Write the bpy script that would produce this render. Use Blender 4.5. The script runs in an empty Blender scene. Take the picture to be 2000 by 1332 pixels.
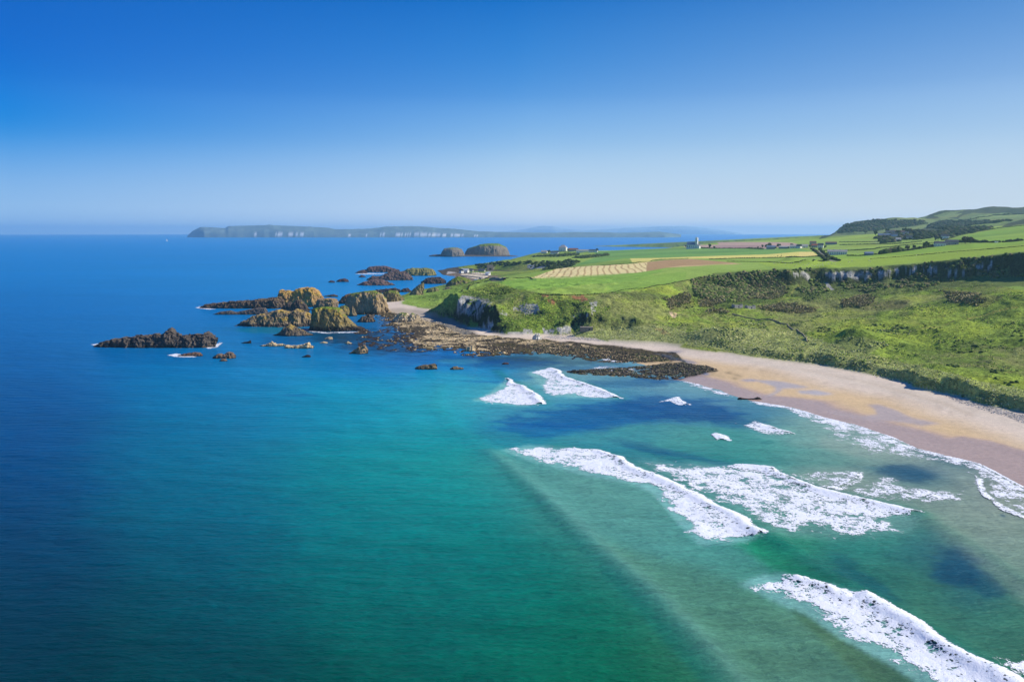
import bpy, math, random
import numpy as np
from mathutils import Vector
from mathutils.geometry import delaunay_2d_cdt

# ---------------------------------------------------------------- camera
H = 100.0; F = 1556.0; YINF = 453.0
PITCH = math.atan((666 - YINF) / F)
SC = bpy.context.scene
COL = SC.collection
cam_d = bpy.data.cameras.new('camera'); cam = bpy.data.objects.new('camera', cam_d); COL.objects.link(cam)
cam_d.sensor_width = 36.0; cam_d.lens = 36.0 * F / 2000.0
cam_d.clip_start = 1.0; cam_d.clip_end = 120000.0
cam.location = (0, 0, H); cam.rotation_euler = (math.pi / 2 - PITCH, 0, 0)
SC.camera = cam

# ---------------------------------------------------------------- world and sun
SUN_AZ = math.radians(91); SUN_EL = math.radians(37)      # azimuth measured clockwise from the view direction (+Y)
w = bpy.data.worlds.new('World'); SC.world = w; w.use_nodes = True
nt = w.node_tree; nt.nodes.clear()
out = nt.nodes.new('ShaderNodeOutputWorld'); bg = nt.nodes.new('ShaderNodeBackground')
sky = nt.nodes.new('ShaderNodeTexSky'); sky.sky_type = 'NISHITA'; sky.sun_disc = False
sky.sun_elevation = SUN_EL; sky.sun_rotation = SUN_AZ
sky.air_density = 1.0; sky.dust_density = 0.6; sky.ozone_density = 4.0
def _lin(c): return tuple([((q / 255.0 + 0.055) / 1.055) ** 2.4 if q > 10 else q / 255.0 / 12.92 for q in c]) + (1.0,)
tc = nt.nodes.new('ShaderNodeTexCoord'); sep = nt.nodes.new('ShaderNodeSeparateXYZ'); nt.links.new(tc.outputs['Generated'], sep.inputs[0])
def ramp(stops):
    mr = nt.nodes.new('ShaderNodeMapRange'); nt.links.new(sep.outputs['Z'], mr.inputs['Value'])
    mr.inputs['From Min'].default_value = 0.0; mr.inputs['From Max'].default_value = 0.5
    r = nt.nodes.new('ShaderNodeValToRGB'); nt.links.new(mr.outputs[0], r.inputs[0]); e = r.color_ramp.elements
    r.color_ramp.interpolation = 'CARDINAL'
    while len(e) > 1: e.remove(e[-1])
    for i, (p, c) in enumerate(stops):
        q = e[0] if i == 0 else e.new(p / 0.5)
        q.position = p / 0.5; q.color = _lin(c)
    return r.outputs[0]
# the air is paler on the sun's side of the view and deeper blue away from it
SKY_L = [(0.0,(152,194,238)),(0.034,(146,192,238)),(0.098,(62,150,228)),(0.16,(0,116,213)),(0.27,(0,92,188)),(0.5,(0,70,160))]
SKY_M = [(0.0,(212,228,246)),(0.034,(202,223,244)),(0.098,(154,197,238)),(0.16,(88,156,226)),(0.27,(4,110,199)),(0.5,(0,78,168))]
SKY_R = [(0.0,(222,230,240)),(0.034,(206,221,238)),(0.098,(174,205,236)),(0.16,(130,175,227)),(0.27,(56,126,202)),(0.5,(16,86,175))]
def azmix(a, b, x0, x1):
    m_ = nt.nodes.new('ShaderNodeMapRange'); nt.links.new(sep.outputs['X'], m_.inputs['Value']); m_.inputs['From Min'].default_value = x0; m_.inputs['From Max'].default_value = x1
    q = nt.nodes.new('ShaderNodeMix'); q.data_type = 'RGBA'; nt.links.new(m_.outputs[0], q.inputs[0]); nt.links.new(a, q.inputs[6]); nt.links.new(b, q.inputs[7]); return q
mx = azmix(azmix(ramp(SKY_L), ramp(SKY_M), -0.52, 0.02).outputs[2], ramp(SKY_R), 0.0, 0.52)
sc_ = nt.nodes.new('ShaderNodeVectorMath'); sc_.operation = 'SCALE'; sc_.inputs['Scale'].default_value = 10.0; nt.links.new(mx.outputs[2], sc_.inputs[0])
mx2 = nt.nodes.new('ShaderNodeMix'); mx2.data_type = 'RGBA'; mx2.inputs[0].default_value = 0.02
nt.links.new(sc_.outputs[0], mx2.inputs[6]); nt.links.new(sky.outputs[0], mx2.inputs[7])
nt.links.new(mx2.outputs[2], bg.inputs['Color']); bg.inputs['Strength'].default_value = 0.1
nt.links.new(bg.outputs[0], out.inputs['Surface'])
sd = bpy.data.lights.new('sun', 'SUN'); sun = bpy.data.objects.new('sun', sd); COL.objects.link(sun)
sd.energy = 5.0; sd.angle = math.radians(0.5); sd.color = (1.0, 0.95, 0.87)
sdir = Vector((math.sin(SUN_AZ) * math.cos(SUN_EL), math.cos(SUN_AZ) * math.cos(SUN_EL), math.sin(SUN_EL)))
sun.rotation_euler = sdir.to_track_quat('Z', 'Y').to_euler()
SC.view_settings.view_transform = 'Standard'; SC.view_settings.look = 'None'
SC.view_settings.exposure = 0.0; SC.view_settings.gamma = 1.0
SC.cycles.use_denoising = True
SC.cycles.max_bounces = 6; SC.cycles.volume_bounces = 1; SC.cycles.transparent_max_bounces = 12
SC.cycles.diffuse_bounces = 2; SC.cycles.glossy_bounces = 2

random.seed(7); RNG = np.random.RandomState(11)

# ---------------------------------------------------------------- helpers
CP, SP = math.cos(PITCH), math.sin(PITCH)
def ray(px, py):
    a = (px - 1000) / F; b = (666 - py) / F
    return np.array([a, CP + b * SP, -SP + b * CP])
def at_z(px, py, z=0.0):
    d = ray(px, py); t = (z - H) / d[2]
    return np.array([d[0] * t, d[1] * t, z])
def at_d(px, py, dist):
    d = ray(px, py); t = dist / d[1]
    return np.array([d[0] * t, dist, H + d[2] * t])
def project(x, y, z):
    zz = z - H
    f = y * CP - zz * SP; u = y * SP + zz * CP
    f = np.maximum(f, 1e-3)
    return 1000 + F * x / f, 666 - F * u / f
def lin(c):
    c = np.asarray(c, float) / 255.0
    return np.where(c <= 0.04045, c / 12.92, ((c + 0.055) / 1.055) ** 2.4)

def _hash(ix, iy, iz, seed):
    h = (ix.astype(np.int64) * 374761393 + iy.astype(np.int64) * 668265263 + iz.astype(np.int64) * 2147483647 + seed * 974634777) & 0xFFFFFFFF
    h = ((h ^ (h >> 13)) * 1274126177) & 0xFFFFFFFF
    return ((h ^ (h >> 16)) & 0xFFFFFF) / float(0xFFFFFF) * 2 - 1
def vnoise(x, y, z=0.0, seed=0):
    x, y, z = np.broadcast_arrays(np.asarray(x, float), np.asarray(y, float), np.asarray(z, float))
    xi, yi, zi = np.floor(x), np.floor(y), np.floor(z)
    fx, fy, fz = x - xi, y - yi, z - zi
    fx = fx * fx * (3 - 2 * fx); fy = fy * fy * (3 - 2 * fy); fz = fz * fz * (3 - 2 * fz)
    r = 0
    for dz in (0, 1):
        wz = fz if dz else 1 - fz
        for dy in (0, 1):
            wy = fy if dy else 1 - fy
            for dx in (0, 1):
                wx = fx if dx else 1 - fx
                r = r + wx * wy * wz * _hash(xi + dx, yi + dy, zi + dz, seed)
    return r
def fbm(x, y, z=0.0, octv=4, seed=0, gain=0.5):
    a = 1.0; r = 0; t = 0
    for o in range(octv):
        f = 2.03 ** o
        r = r + a * vnoise(np.asarray(x) * f, np.asarray(y) * f, np.asarray(z) * f, seed + o * 17); t += a; a *= gain
    return r / t
def ridged(x, y, z=0.0, octv=4, seed=0):
    a = 1.0; r = 0; t = 0
    for o in range(octv):
        f = 2.1 ** o
        r = r + a * (1 - 2 * np.abs(vnoise(np.asarray(x) * f, np.asarray(y) * f, np.asarray(z) * f, seed + o * 13))); t += a; a *= 0.5
    return r / t
def sstep(a, b, x):
    t = np.clip((x - a) / (b - a), 0, 1); return t * t * (3 - 2 * t)
def in_poly(px, py, poly):
    P = np.asarray(poly, float)
    res = np.zeros(px.shape, bool)
    m = (px >= P[:, 0].min()) & (px <= P[:, 0].max()) & (py >= P[:, 1].min()) & (py <= P[:, 1].max())
    if not m.any(): return res
    x, y = px[m], py[m]; r = np.zeros(x.shape, bool); n = len(P)
    for i in range(n):
        x1, y1 = P[i]; x2, y2 = P[(i + 1) % n]
        if y1 == y2: continue
        c = ((y1 > y) != (y2 > y)) & (x < (x2 - x1) * (y - y1) / (y2 - y1) + x1)
        r ^= c
    res[m] = r; return res
def dist_line(x, y, pts):
    d = np.full(x.shape, 1e9)
    for (a, b) in zip(pts[:-1], pts[1:]):
        ax, ay = a[0], a[1]; vx, vy = b[0] - ax, b[1] - ay; L = vx * vx + vy * vy + 1e-9
        t = np.clip(((x - ax) * vx + (y - ay) * vy) / L, 0, 1)
        d = np.minimum(d, np.hypot(x - ax - t * vx, y - ay - t * vy))
    return d

def mesh_np(name, V, Fa, mat, parent=None, attrs=None, smooth=True):
    """V (n,3); Fa (m,3) or (m,4) index array -> one mesh object."""
    V = np.asarray(V, np.float32); Fa = np.asarray(Fa, np.int32)
    me = bpy.data.meshes.new(name)
    me.vertices.add(len(V)); me.vertices.foreach_set('co', V.ravel())
    k = Fa.shape[1]
    me.loops.add(Fa.size); me.loops.foreach_set('vertex_index', Fa.ravel())
    me.polygons.add(len(Fa)); me.polygons.foreach_set('loop_start', np.arange(0, Fa.size, k, dtype=np.int32))
    me.polygons.foreach_set('use_smooth', np.full(len(Fa), smooth))
    if attrs:
        for an, arr in attrs.items():
            arr = np.asarray(arr, np.float32)
            if arr.ndim == 2:
                if arr.shape[1] == 3: arr = np.concatenate([arr, np.ones((len(arr), 1), np.float32)], 1)
                at = me.attributes.new(an, 'FLOAT_COLOR', 'POINT'); at.data.foreach_set('color', arr.ravel())
            else:
                at = me.attributes.new(an, 'FLOAT', 'POINT'); at.data.foreach_set('value', arr)
    me.update(); me.validate()
    if mat: me.materials.append(mat)
    o = bpy.data.objects.new(name, me); COL.objects.link(o)
    if parent: o.parent = parent
    return o
def tag(o, label=None, cat=None, group=None, kind=None):
    if label: o['label'] = label
    if cat: o['category'] = cat
    if group: o['group'] = group
    if kind: o['kind'] = kind
    return o
def empty(name, loc, rz=0.0):
    e = bpy.data.objects.new(name, None); COL.objects.link(e); e.location = loc; e.rotation_euler = (0, 0, rz)
    e.empty_display_size = 0.5
    return e
def grid_faces(nr, nc):
    i = np.arange(nr - 1)[:, None] * nc + np.arange(nc - 1)[None, :]
    return np.stack([i, i + 1, i + nc + 1, i + nc], -1).reshape(-1, 4)
def submesh(V, Fa, mask):
    Fm = Fa[mask]; used = np.unique(Fm); mp = np.full(len(V), -1, np.int64); mp[used] = np.arange(len(used))
    return used, mp[Fm]

# ---------------------------------------------------------------- materials
class NB:
    """small node builder"""
    def __init__(s, name):
        s.m = bpy.data.materials.new(name); s.m.use_nodes = True; s.t = s.m.node_tree; s.t.nodes.clear()
        s.out = s.n('ShaderNodeOutputMaterial'); s.b = s.n('ShaderNodeBsdfPrincipled'); s.l(s.b.outputs[0], s.out.inputs['Surface'])
    def n(s, ty, **kw):
        nd = s.t.nodes.new(ty)
        for k, v in kw.items(): setattr(nd, k, v)
        return nd
    def l(s, a, b): s.t.links.new(a, b)
    def val(s, sock, v):
        if hasattr(v, 'is_linked') or hasattr(v, 'links'): s.l(v, sock)
        else: sock.default_value = v
    def math(s, op, a, b=0.0, c=None, clamp=False):
        nd = s.n('ShaderNodeMath', operation=op); nd.use_clamp = clamp
        s.val(nd.inputs[0], a); s.val(nd.inputs[1], b)
        if c is not None: s.val(nd.inputs[2], c)
        return nd.outputs[0]
    def mapr(s, v, a, b, c=0.0, d=1.0, smooth=True):
        nd = s.n('ShaderNodeMapRange'); nd.interpolation_type = 'SMOOTHSTEP' if smooth else 'LINEAR'
        s.val(nd.inputs['Value'], v); s.val(nd.inputs['From Min'], a); s.val(nd.inputs['From Max'], b)
        nd.inputs['To Min'].default_value = c; nd.inputs['To Max'].default_value = d
        return nd.outputs[0]
    def pos(s, scale=(1, 1, 1), rot=(0, 0, 0)):
        g = s.n('ShaderNodeNewGeometry'); mp = s.n('ShaderNodeMapping'); mp.inputs['Scale'].default_value = scale; mp.inputs['Rotation'].default_value = rot
        s.l(g.outputs['Position'], mp.inputs['Vector']); return mp.outputs[0]
    def noise(s, vec, sc, det=4, rough=0.55):
        nd = s.n('ShaderNodeTexNoise'); s.l(vec, nd.inputs['Vector']); nd.inputs['Scale'].default_value = sc
        nd.inputs['Detail'].default_value = det; nd.inputs['Roughness'].default_value = rough; return nd.outputs['Fac']
    def mix(s, f, a, b, bt='MIX'):
        nd = s.n('ShaderNodeMix', data_type='RGBA', blend_type=bt)
        s.val(nd.inputs[0], f)
        for i, v in ((6, a), (7, b)):
            if isinstance(v, (tuple, list, np.ndarray)): nd.inputs[i].default_value = (*[float(q) for q in v[:3]], 1)
            else: s.l(v, nd.inputs[i])
        return nd.outputs[2]
    def attr(s, name, fac=False):
        nd = s.n('ShaderNodeAttribute', attribute_name=name); return nd.outputs['Fac'] if fac else nd.outputs['Color']
    def scalec(s, col, f):
        nd = s.n('ShaderNodeVectorMath', operation='SCALE'); s.l(col, nd.inputs[0]); s.val(nd.inputs['Scale'], f); return nd.outputs[0]
    def bump(s, h, dist, strength=1.0):
        nd = s.n('ShaderNodeBump'); s.l(h, nd.inputs['Height']); nd.inputs['Distance'].default_value = dist
        s.val(nd.inputs['Strength'], strength); s.l(nd.outputs[0], s.b.inputs['Normal']); return nd

def simple_mat(name, rgb, rough=0.85, var=0.25, sc=0.6, spec=0.3, bump=0.0):
    nb = NB(name); p = nb.pos()
    n1 = nb.noise(p, sc, 5); f = nb.mapr(n1, 0.25, 0.75, 1 - var, 1 + var, False)
    c = nb.n('ShaderNodeRGB'); c.outputs[0].default_value = (*lin(rgb), 1)
    nb.l(nb.scalec(c.outputs[0], f), nb.b.inputs['Base Color']); nb.b.inputs['Roughness'].default_value = rough
    nb.b.inputs['Specular IOR Level'].default_value = spec
    if bump: nb.bump(n1, bump)
    return nb.m
def attr_mat(name, rough=0.9, v1=(0.5, 0.2), v2=(2.5, 0.15), bumpd=0.3, spec=0.15):
    nb = NB(name); p = nb.pos()
    a = nb.noise(p, v1[0], 4, 0.6); b = nb.noise(p, v2[0], 3, 0.6)
    f = nb.math('MULTIPLY', nb.mapr(a, 0.25, 0.75, 1 - v1[1], 1 + v1[1], False), nb.mapr(b, 0.25, 0.75, 1 - v2[1], 1 + v2[1], False))
    nb.l(nb.scalec(nb.attr('Col'), f), nb.b.inputs['Base Color'])
    nb.b.inputs['Roughness'].default_value = rough; nb.b.inputs['Specular IOR Level'].default_value = spec
    nb.bump(nb.math('ADD', a, nb.math('MULTIPLY', b, 0.35)), bumpd)
    return nb.m
# ---------------------------------------------------------------- the land as a surveyed height field
# every survey point: picture column, picture row, height (m), or None + forward distance (m)
WATER = [(2420,1160),(2150,1030),(2000,952),(1985,944),(1946,923),(1910,905),(1850,891),(1790,876),(1745,855),(1670,830),(1610,816),(1550,797),(1469,784),(1440,776),(1394,759),(1325,741),
         (1280,738),(1200,734),(1118,727),(1140,721),(1190,716),(1250,713),(1230,707),(1200,705),(1140,696),(1090,691),(1050,690),(1000,692),(930,695),(906,687),(874,682),(850,681),(810,678),(800,668),(790,660),(800,652),(788,645),(758,636),(760,626),(742,620),(722,613)]
LINES = dict(
 water=[(x, y, 0.0) for x, y in WATER],
 beach_mid=[(2420,1080,1.2),(2000,880,1.2),(1850,830,1.2),(1700,782,1.2),(1550,745,1.3),(1420,715,1.2),(1300,695,1.4),(1200,688,1.2),(1100,678,1.2),(1000,676,1.0),(930,668,1.0),(870,655,1.0),(820,640,0.9),(775,625,1.0),(760,612,1.0),(800,609,1.5)],
 dune_foot=[(2420,905,4),(2000,808,4),(1960,800,4),(1900,783,4),(1800,757,4),(1700,732,4),(1600,712,4),(1500,700,4),(1460,695,4),(1400,683,4),(1340,673,4),(1300,670,4),(1200,664,3.5),(1120,660,3.5),(1060,657,3),(980,655,2.5),(945,649,2.5),(935,640,2.5),(900,632,2.5),(860,622,2),(820,614,2),(790,607,2),(765,603,2)],
 dune_top=[(2420,850,12),(2000,777,11),(1960,770,11),(1900,755,11),(1800,731,11),(1700,709,10),(1600,694,9.5),(1500,684,8.5),(1460,681,7.5),(1400,676,6.5),(1340,669,5.5),(1300,666,5.5),(1200,659,6),(1150,656,6)],
 slope1=[(2420,760,17),(2000,710,15),(1800,690,12),(1600,665,11),(1500,655,10.5),(1400,645,10),(1300,650,9),(1200,640,11),(1150,640,11)],
 slope2=[(2420,640,38),(2000,620,29),(1800,610,23),(1600,605,18),(1500,600,17.5),(1400,600,19),(1300,605,22),(1200,605,26),(1150,605,26)],
 talus=[(2500,560,62),(2000,560,46),(1900,560,41),(1800,566,35),(1700,572,29),(1600,575,24.5),(1540,577,24),(1470,582,23),(1400,582,24),(1350,576,27)],
 cliff_base=[(2500,530,None,610),(2000,538,None,866),(1900,543,None,916),(1800,549,None,960),(1700,556,None,990),(1600,556,None,1013),(1540,556,None,1013),(1470,562,None,1015),(1400,562,None,1020),(1350,563,None,965)],
 cliff_top=[(2500,470,None,625),(2000,493,None,880),(1900,504,None,930),(1800,515,None,974),(1700,522,None,1005),(1600,526,None,1030),(1540,525,None,1030),(1480,527,None,1045),(1400,535,None,1050),(1350,547,None,1000),(1300,556,None,915),(1200,572,None,835),(1140,577,None,812),(1100,578,None,812),(1050,574,None,830),(1000,572,None,880),(950,566,None,960),(920,569,None,960),(905,572,None,945),(893,575,None,932)],
 head_face_top=[(893,575,None,932),(905,582,None,893),(925,588,None,850),(948,594,None,818),(965,592,None,802)],
 head_face_base=[(887,617,4),(901,628,3.5),(920,640,3),(938,650,3),(952,656,3)],
 ridge=[(965,592,None,802),(975,608,None,788),(985,625,None,772),(990,640,None,762)],
 bay_up=[(1010,596,None,808),(1030,594,None,802),(1050,594,None,798),(1058,602,None,792)],
 bay_dn=[(1010,613,None,797),(1030,615,None,791),(1050,614,None,787)],
 bay_low=[(1000,630,13),(1040,630,13),(1080,625,15),(1110,622,17)],
 low_top=[(985,648,None,752),(1010,643,None,757),(1040,643,None,757),(1070,643,None,758),(1095,637,None,756),(1112,637,None,756),(1125,645,None,752)],
 low_base=[(985,657,3),(1010,657,3),(1040,656,3),(1070,655,3),(1095,657,3),(1115,655,3.5)],
 # grassy flat behind the sea stacks
 flat=[(770,600,3),(800,601,3.5),(850,605,4),(880,606,5),(790,590,4.5),(850,590,6),(885,590,7),(800,580,5),(850,576,7),(880,570,9),(895,562,13),(905,556,16),(925,556,20)],
 flat_back=[(772,588,None,1120),(784,579,None,1180),(808,583,None,1150),(838,572,None,1230),(860,566,None,1290),(872,560,None,1350)],
 flat_shore=[(768,590,-1),(780,577,-1),(795,570,-1),(835,563,-1),(860,557,-1),(868,551,-1)],
 fieldedge=[(900,570,None,965),(930,556,None,1120),(960,549,None,1180),(985,543,None,1260),(1032,544,None,1130)],
 stripes_front=[(1035,546,None,1110),(1100,544,None,1090),(1250,534,None,1110),(1310,524,None,1170),(1400,516,None,1250),(1500,515,None,1230),(1600,512,None,1180),(1700,510,None,1130),(1800,502,None,1120),(1900,490,None,1080),(2000,478,None,1040),(2500,450,None,900)],
 stripes_back=[(1090,524,None,1350),(1160,520,None,1350),(1240,516,None,1370),(1300,508,None,1500),(1400,504,None,1600),(1500,503,None,1550),(1600,500,None,1500),(1700,496,None,1450),(1800,484,None,1420),(1900,474,None,1380),(2000,468,None,1350),(2500,430,None,1500)],
 mid1=[(1130,511,None,1800),(1200,503,None,1900),(1300,497,None,1950),(1400,493,None,2000),(1500,489,None,2000),(1600,486,None,2000),(1700,482,None,2000),(1800,474,None,2000),(1900,462,None,2150),(2000,450,None,2200),(2500,400,None,2500)],
 skyline=[(1165,491,None,2700),(1200,489,None,2750),(1250,487,None,2750),(1300,485,None,2750),(1330,483,None,2750),(1345,480,None,2850),(1360,478,None,2950),(1400,474,None,3100),(1450,474,None,3200),(1500,474,None,3300),(1560,472,None,3400),(1600,467,None,3500),(1612,464,None,3900),(1622,457,None,4000),(1635,455,None,4050)],
 # harbour and inland cliffs
 harb_shore=[(880,549,0),(900,546,0),(935,546,0),(965,549,0)],
 harb_quay=[(880,534,2.5),(905,536,3),(925,537,3),(950,540,3),(975,544,3),(1000,541,5)],
 harb_land=[(875,528,3),(900,526,4),(930,530,5),(960,533,6),(1000,534,9),(1040,533,13)],
 inl_base=[(930,527,None,2080),(960,529,None,2040),(1000,530,None,1980),(1045,529,None,1900),(1070,527,None,1850)],
 inl_top=[(935,517,None,2120),(960,514,None,2100),(1000,512,None,2050),(1045,511,None,2000),(1075,508,None,1950),(1120,512,None,1780)],
 coast_far=[(875,524,0),(900,522,0),(930,519,0),(960,514,0),(985,510,0),(1005,507,0),(1018,503,0)],
 coast_far_up=[(905,520,6),(935,516,8),(965,511,10),(990,507,14)],
 pt_skyline=[(1028,500,None,2950),(1042,495,None,2900),(1060,491,None,2900),(1085,489,None,2850),(1120,489,None,2800),(1150,490,None,2750)],
 pt_front=[(1010,506,None,2500),(1050,503,None,2450),(1100,501,None,2400),(1150,500,None,2350)],
 # hills on the right
 hill_foot=[(1640,461,None,3700),(1680,458,None,3700),(1740,455,None,3600),(1800,452,None,3400),(1850,448,None,3200),(1900,440,None,3200),(2000,432,None,3200),(2500,395,None,3600)],
 hill_mid=[(1655,447,None,3950),(1700,446,None,3950),(1760,445,None,3900),(1800,443,None,3900),(1840,434,None,4000),(1900,427,None,4000),(2000,420,None,4000),(2500,412,None,4300)],
 hill_top=[(1638,446,None,4200),(1650,437,None,4250),(1670,433,None,4300),(1690,430,None,4300),(1711,429,None,4300),(1735,425,None,4300),(1780,425,None,4300),(1800,428,None,4300),(1806,427,None,4350),(1815,420,None,4500),(1830,414,None,4550),(1850,411,None,4600),(1880,409,None,4600),(1900,408,None,4600),(1930,404,None,4600),(1960,402,None,4600),(2000,403,None,4600),(2500,402,None,5000)],
 knoll=[(1950,444,None,2500),(1965,438,None,2650),(1985,430,None,2750),(2010,426,None,2800),(2100,418,None,2900)],
)
pts = []; edges = []; idx = {}
def add_pt(e):
    if e in idx: return idx[e]
    p = at_z(e[0], e[1], e[2]) if e[2] is not None else at_d(e[0], e[1], e[3])
    idx[e] = len(pts); pts.append(p); return idx[e]
CONSTR = {'water','dune_foot','dune_top','cliff_base','cliff_top','head_face_top','head_face_base','ridge','bay_up','bay_dn','low_top','low_base','inl_base','inl_top','skyline','hill_top','flat_shore','coast_far'}
for nm, L in LINES.items():
    ids = [add_pt(e) for e in L]
    if nm in CONSTR: edges += [(a, b) for a, b in zip(ids[:-1], ids[1:]) if a != b]
def add_world(x, y, z): pts.append(np.array([x, y, z], float))
# sea bed in front of the shoreline, and the far side of every skyline
for i in range(0, len(WATER)):
    p = at_z(*WATER[i], 0); q = at_z(*WATER[min(i + 1, len(WATER) - 1)], 0); o_ = at_z(*WATER[max(i - 1, 0)], 0)
    t = q - o_; t /= np.linalg.norm(t) + 1e-9; n = np.array([t[1], -t[0]]) * -1.0
    if n[0] + 0.3 * n[1] > 0: n = -n
    if i in range(16, 25): continue
    add_world(p[0] + n[0] * 22 - 4, p[1] - 20, -1.5)
for nm, dz, dd in (('skyline', -1, 500), ('pt_skyline', -1, 350)):
    for e in LINES[nm]:
        p = at_d(e[0], e[1], e[3]); add_world(p[0] * (1 + dd / p[1]), p[1] + dd, -6); add_world(p[0] * (1 + dd * .5 / p[1]), p[1] + dd * .5, p[2] * .6)
for e in LINES['hill_top']:
    p = at_d(e[0], e[1], e[3]); add_world(p[0] * 1.1, p[1] * 1.1, p[2] * 0.75); add_world(p[0] * 1.25, p[1] * 1.25, -8 if e[0] < 1850 else p[2] * .4)
for e in LINES['coast_far']:
    p = at_z(e[0], e[1], 0); add_world(p[0] - 60, p[1] + 40, -5)
for e in LINES['flat_shore']:
    p = at_z(e[0], e[1], 0); add_world(p[0] - 5, p[1] + 60, -4)
for a in ((-330, 700), (-330, 1100), (-330, 1600), (-330, 2600), (-450, 3500), (-600, 5600), (400, 5700), (2200, 6200), (5200, 6200), (5200, 2600), (900, 150), (120, 120), (-330, 150), (-120, 560), (-20, 500), (120, 430),(-190,1300),(-160,1500),(-200,1800),(-260,2200),(-170,2700),(-60,3200)):
    add_world(a[0], a[1], -6)
PT = np.array(pts)
vo, eo, fo, ov, oe, of_ = delaunay_2d_cdt([Vector((p[0], p[1])) for p in PT], edges, [], 0, 0.01)
VO = np.array([(v.x, v.y) for v in vo]); ZO = np.zeros(len(vo))
for i, s in enumerate(ov):
    if s: ZO[i] = PT[s[0]][2]
    else:
        dd = np.hypot(PT[:, 0] - VO[i, 0], PT[:, 1] - VO[i, 1]); k = np.argsort(dd)[:2]; ZO[i] = (PT[k[0]][2] * dd[k[1]] + PT[k[1]][2] * dd[k[0]]) / (dd[k[0]] + dd[k[1]] + 1e-9)

TH0, TH1, NT_ = math.radians(-15), math.radians(45), 1300
R0, R1, NR = 230.0, 6000.0, 980
TH = np.linspace(TH0, TH1, NT_); RR = R0 * (R1 / R0) ** (np.arange(NR) / (NR - 1.0))
GX = RR[:, None] * np.sin(TH)[None, :]; GY = RR[:, None] * np.cos(TH)[None, :]
GZ = np.full((NR, NT_), -6.0)
LR = math.log(R1 / R0)
for f in fo:
    a, b, c = VO[f[0]], VO[f[1]], VO[f[2]]
    cr = (b[0] - a[0]) * (c[1] - a[1]) - (b[1] - a[1]) * (c[0] - a[0])
    if abs(cr) < 1e-6: continue
    ths = [math.atan2(q[0], q[1]) for q in (a, b, c)]; rs = [math.hypot(*q) for q in (a, b, c)]
    rmin = min(rs)
    for p, q in ((a, b), (b, c), (c, a)):
        v = q - p; t = np.clip(-(p @ v) / (v @ v + 1e-9), 0, 1); rmin = min(rmin, np.linalg.norm(p + v * t))
    i0 = int(np.floor(math.log(max(rmin, R0) / R0) / LR * (NR - 1))) - 1; i1 = int(np.ceil(math.log(max(max(rs), R0) / R0) / LR * (NR - 1))) + 2
    j0 = int((min(ths) - TH0) / (TH1 - TH0) * (NT_ - 1)) - 1; j1 = int((max(ths) - TH0) / (TH1 - TH0) * (NT_ - 1)) + 3
    i0 = max(i0, 0); j0 = max(j0, 0); i1 = min(i1, NR); j1 = min(j1, NT_)
    if i1 <= i0 or j1 <= j0: continue
    X = GX[i0:i1, j0:j1]; Y = GY[i0:i1, j0:j1]
    l1 = ((b[0] - X) * (c[1] - Y) - (b[1] - Y) * (c[0] - X)) / cr
    l2 = ((c[0] - X) * (a[1] - Y) - (c[1] - Y) * (a[0] - X)) / cr
    l3 = 1 - l1 - l2
    m = (l1 >= -1e-6) & (l2 >= -1e-6) & (l3 >= -1e-6)
    z = l1 * ZO[f[0]] + l2 * ZO[f[1]] + l3 * ZO[f[2]]
    sub = GZ[i0:i1, j0:j1]; sub[m] = z[m]
def blur(A, ni, nj):
    for _ in range(ni):
        B = A.copy(); B[1:-1] = (A[:-2] + 2 * A[1:-1] + A[2:]) / 4; A = B
    for _ in range(nj):
        B = A.copy(); B[:, 1:-1] = (A[:, :-2] + 2 * A[:, 1:-1] + A[:, 2:]) / 4; A = B
    return A
GZ = blur(GZ, 3, 8)
def slope_of(Z):
    dr = np.gradient(RR)[:, None]; gr = np.gradient(Z, axis=0) / dr
    gt = np.gradient(Z, axis=1) / (RR[:, None] * (TH[1] - TH[0])); return np.hypot(gr, gt), gr, gt
def sample(Z, x, y):
    r = np.hypot(x, y); t = np.arctan2(x, y)
    fi = np.clip(np.log(np.maximum(r, 1) / R0) / LR * (NR - 1), 0, NR - 1.001); fj = np.clip((t - TH0) / (TH1 - TH0) * (NT_ - 1), 0, NT_ - 1.001)
    i = fi.astype(int); j = fj.astype(int); a = fi - i; b = fj - j
    return (Z[i, j] * (1 - a) * (1 - b) + Z[i + 1, j] * a * (1 - b) + Z[i, j + 1] * (1 - a) * b + Z[i + 1, j + 1] * a * b)
SL, _, _ = slope_of(GZ)
steep = blur(sstep(0.5, 1.1, SL), 8, 20); steep = np.clip(steep * 1.6, 0, 1)
near = 1 - sstep(1500, 2600, RR)[:, None] * 0.6
# buttresses and gullies on the steep faces: the surface is looked up at warped positions
wx = fbm(GX / 34, GY / 34, 0, 4, 3, 0.55); wy = fbm(GX / 30, GY / 30, 0, 4, 9, 0.6)
GZ = sample(GZ, GX + wx * 20 * steep * near, GY + wy * 22 * steep * near)
PX, PY = project(GX, GY, GZ)
# hummocks
land = sstep(1.5, 6, GZ)
grass_zone = land * (1 - sstep(20, 60, GZ) * 0.5) * (1 - sstep(1250, 1500, GY + 0 * GX))
fieldish = sstep(-6, 10, GZ - 0) * 0
GZ = GZ + land * (1 - sstep(900, 1500, RR)[:, None] * 0.75) * (fbm(GX / 60, GY / 60, 0, 3, 21) * 3.4 * (1 - sstep(36, 44, GZ)))
GZ = GZ + land * (1 - sstep(34, 42, GZ)) * (1 - sstep(1000, 1400, RR)[:, None]) * np.maximum(fbm(GX / 17, GY / 17, 0, 4, 31), -0.1) * 4.2 * sstep(5, 9, GZ)
# rugged cliffs
GZ = GZ + steep * near * fbm(GX / 12, GY / 12, GZ / 9, 4, 41) * 3.2
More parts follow.
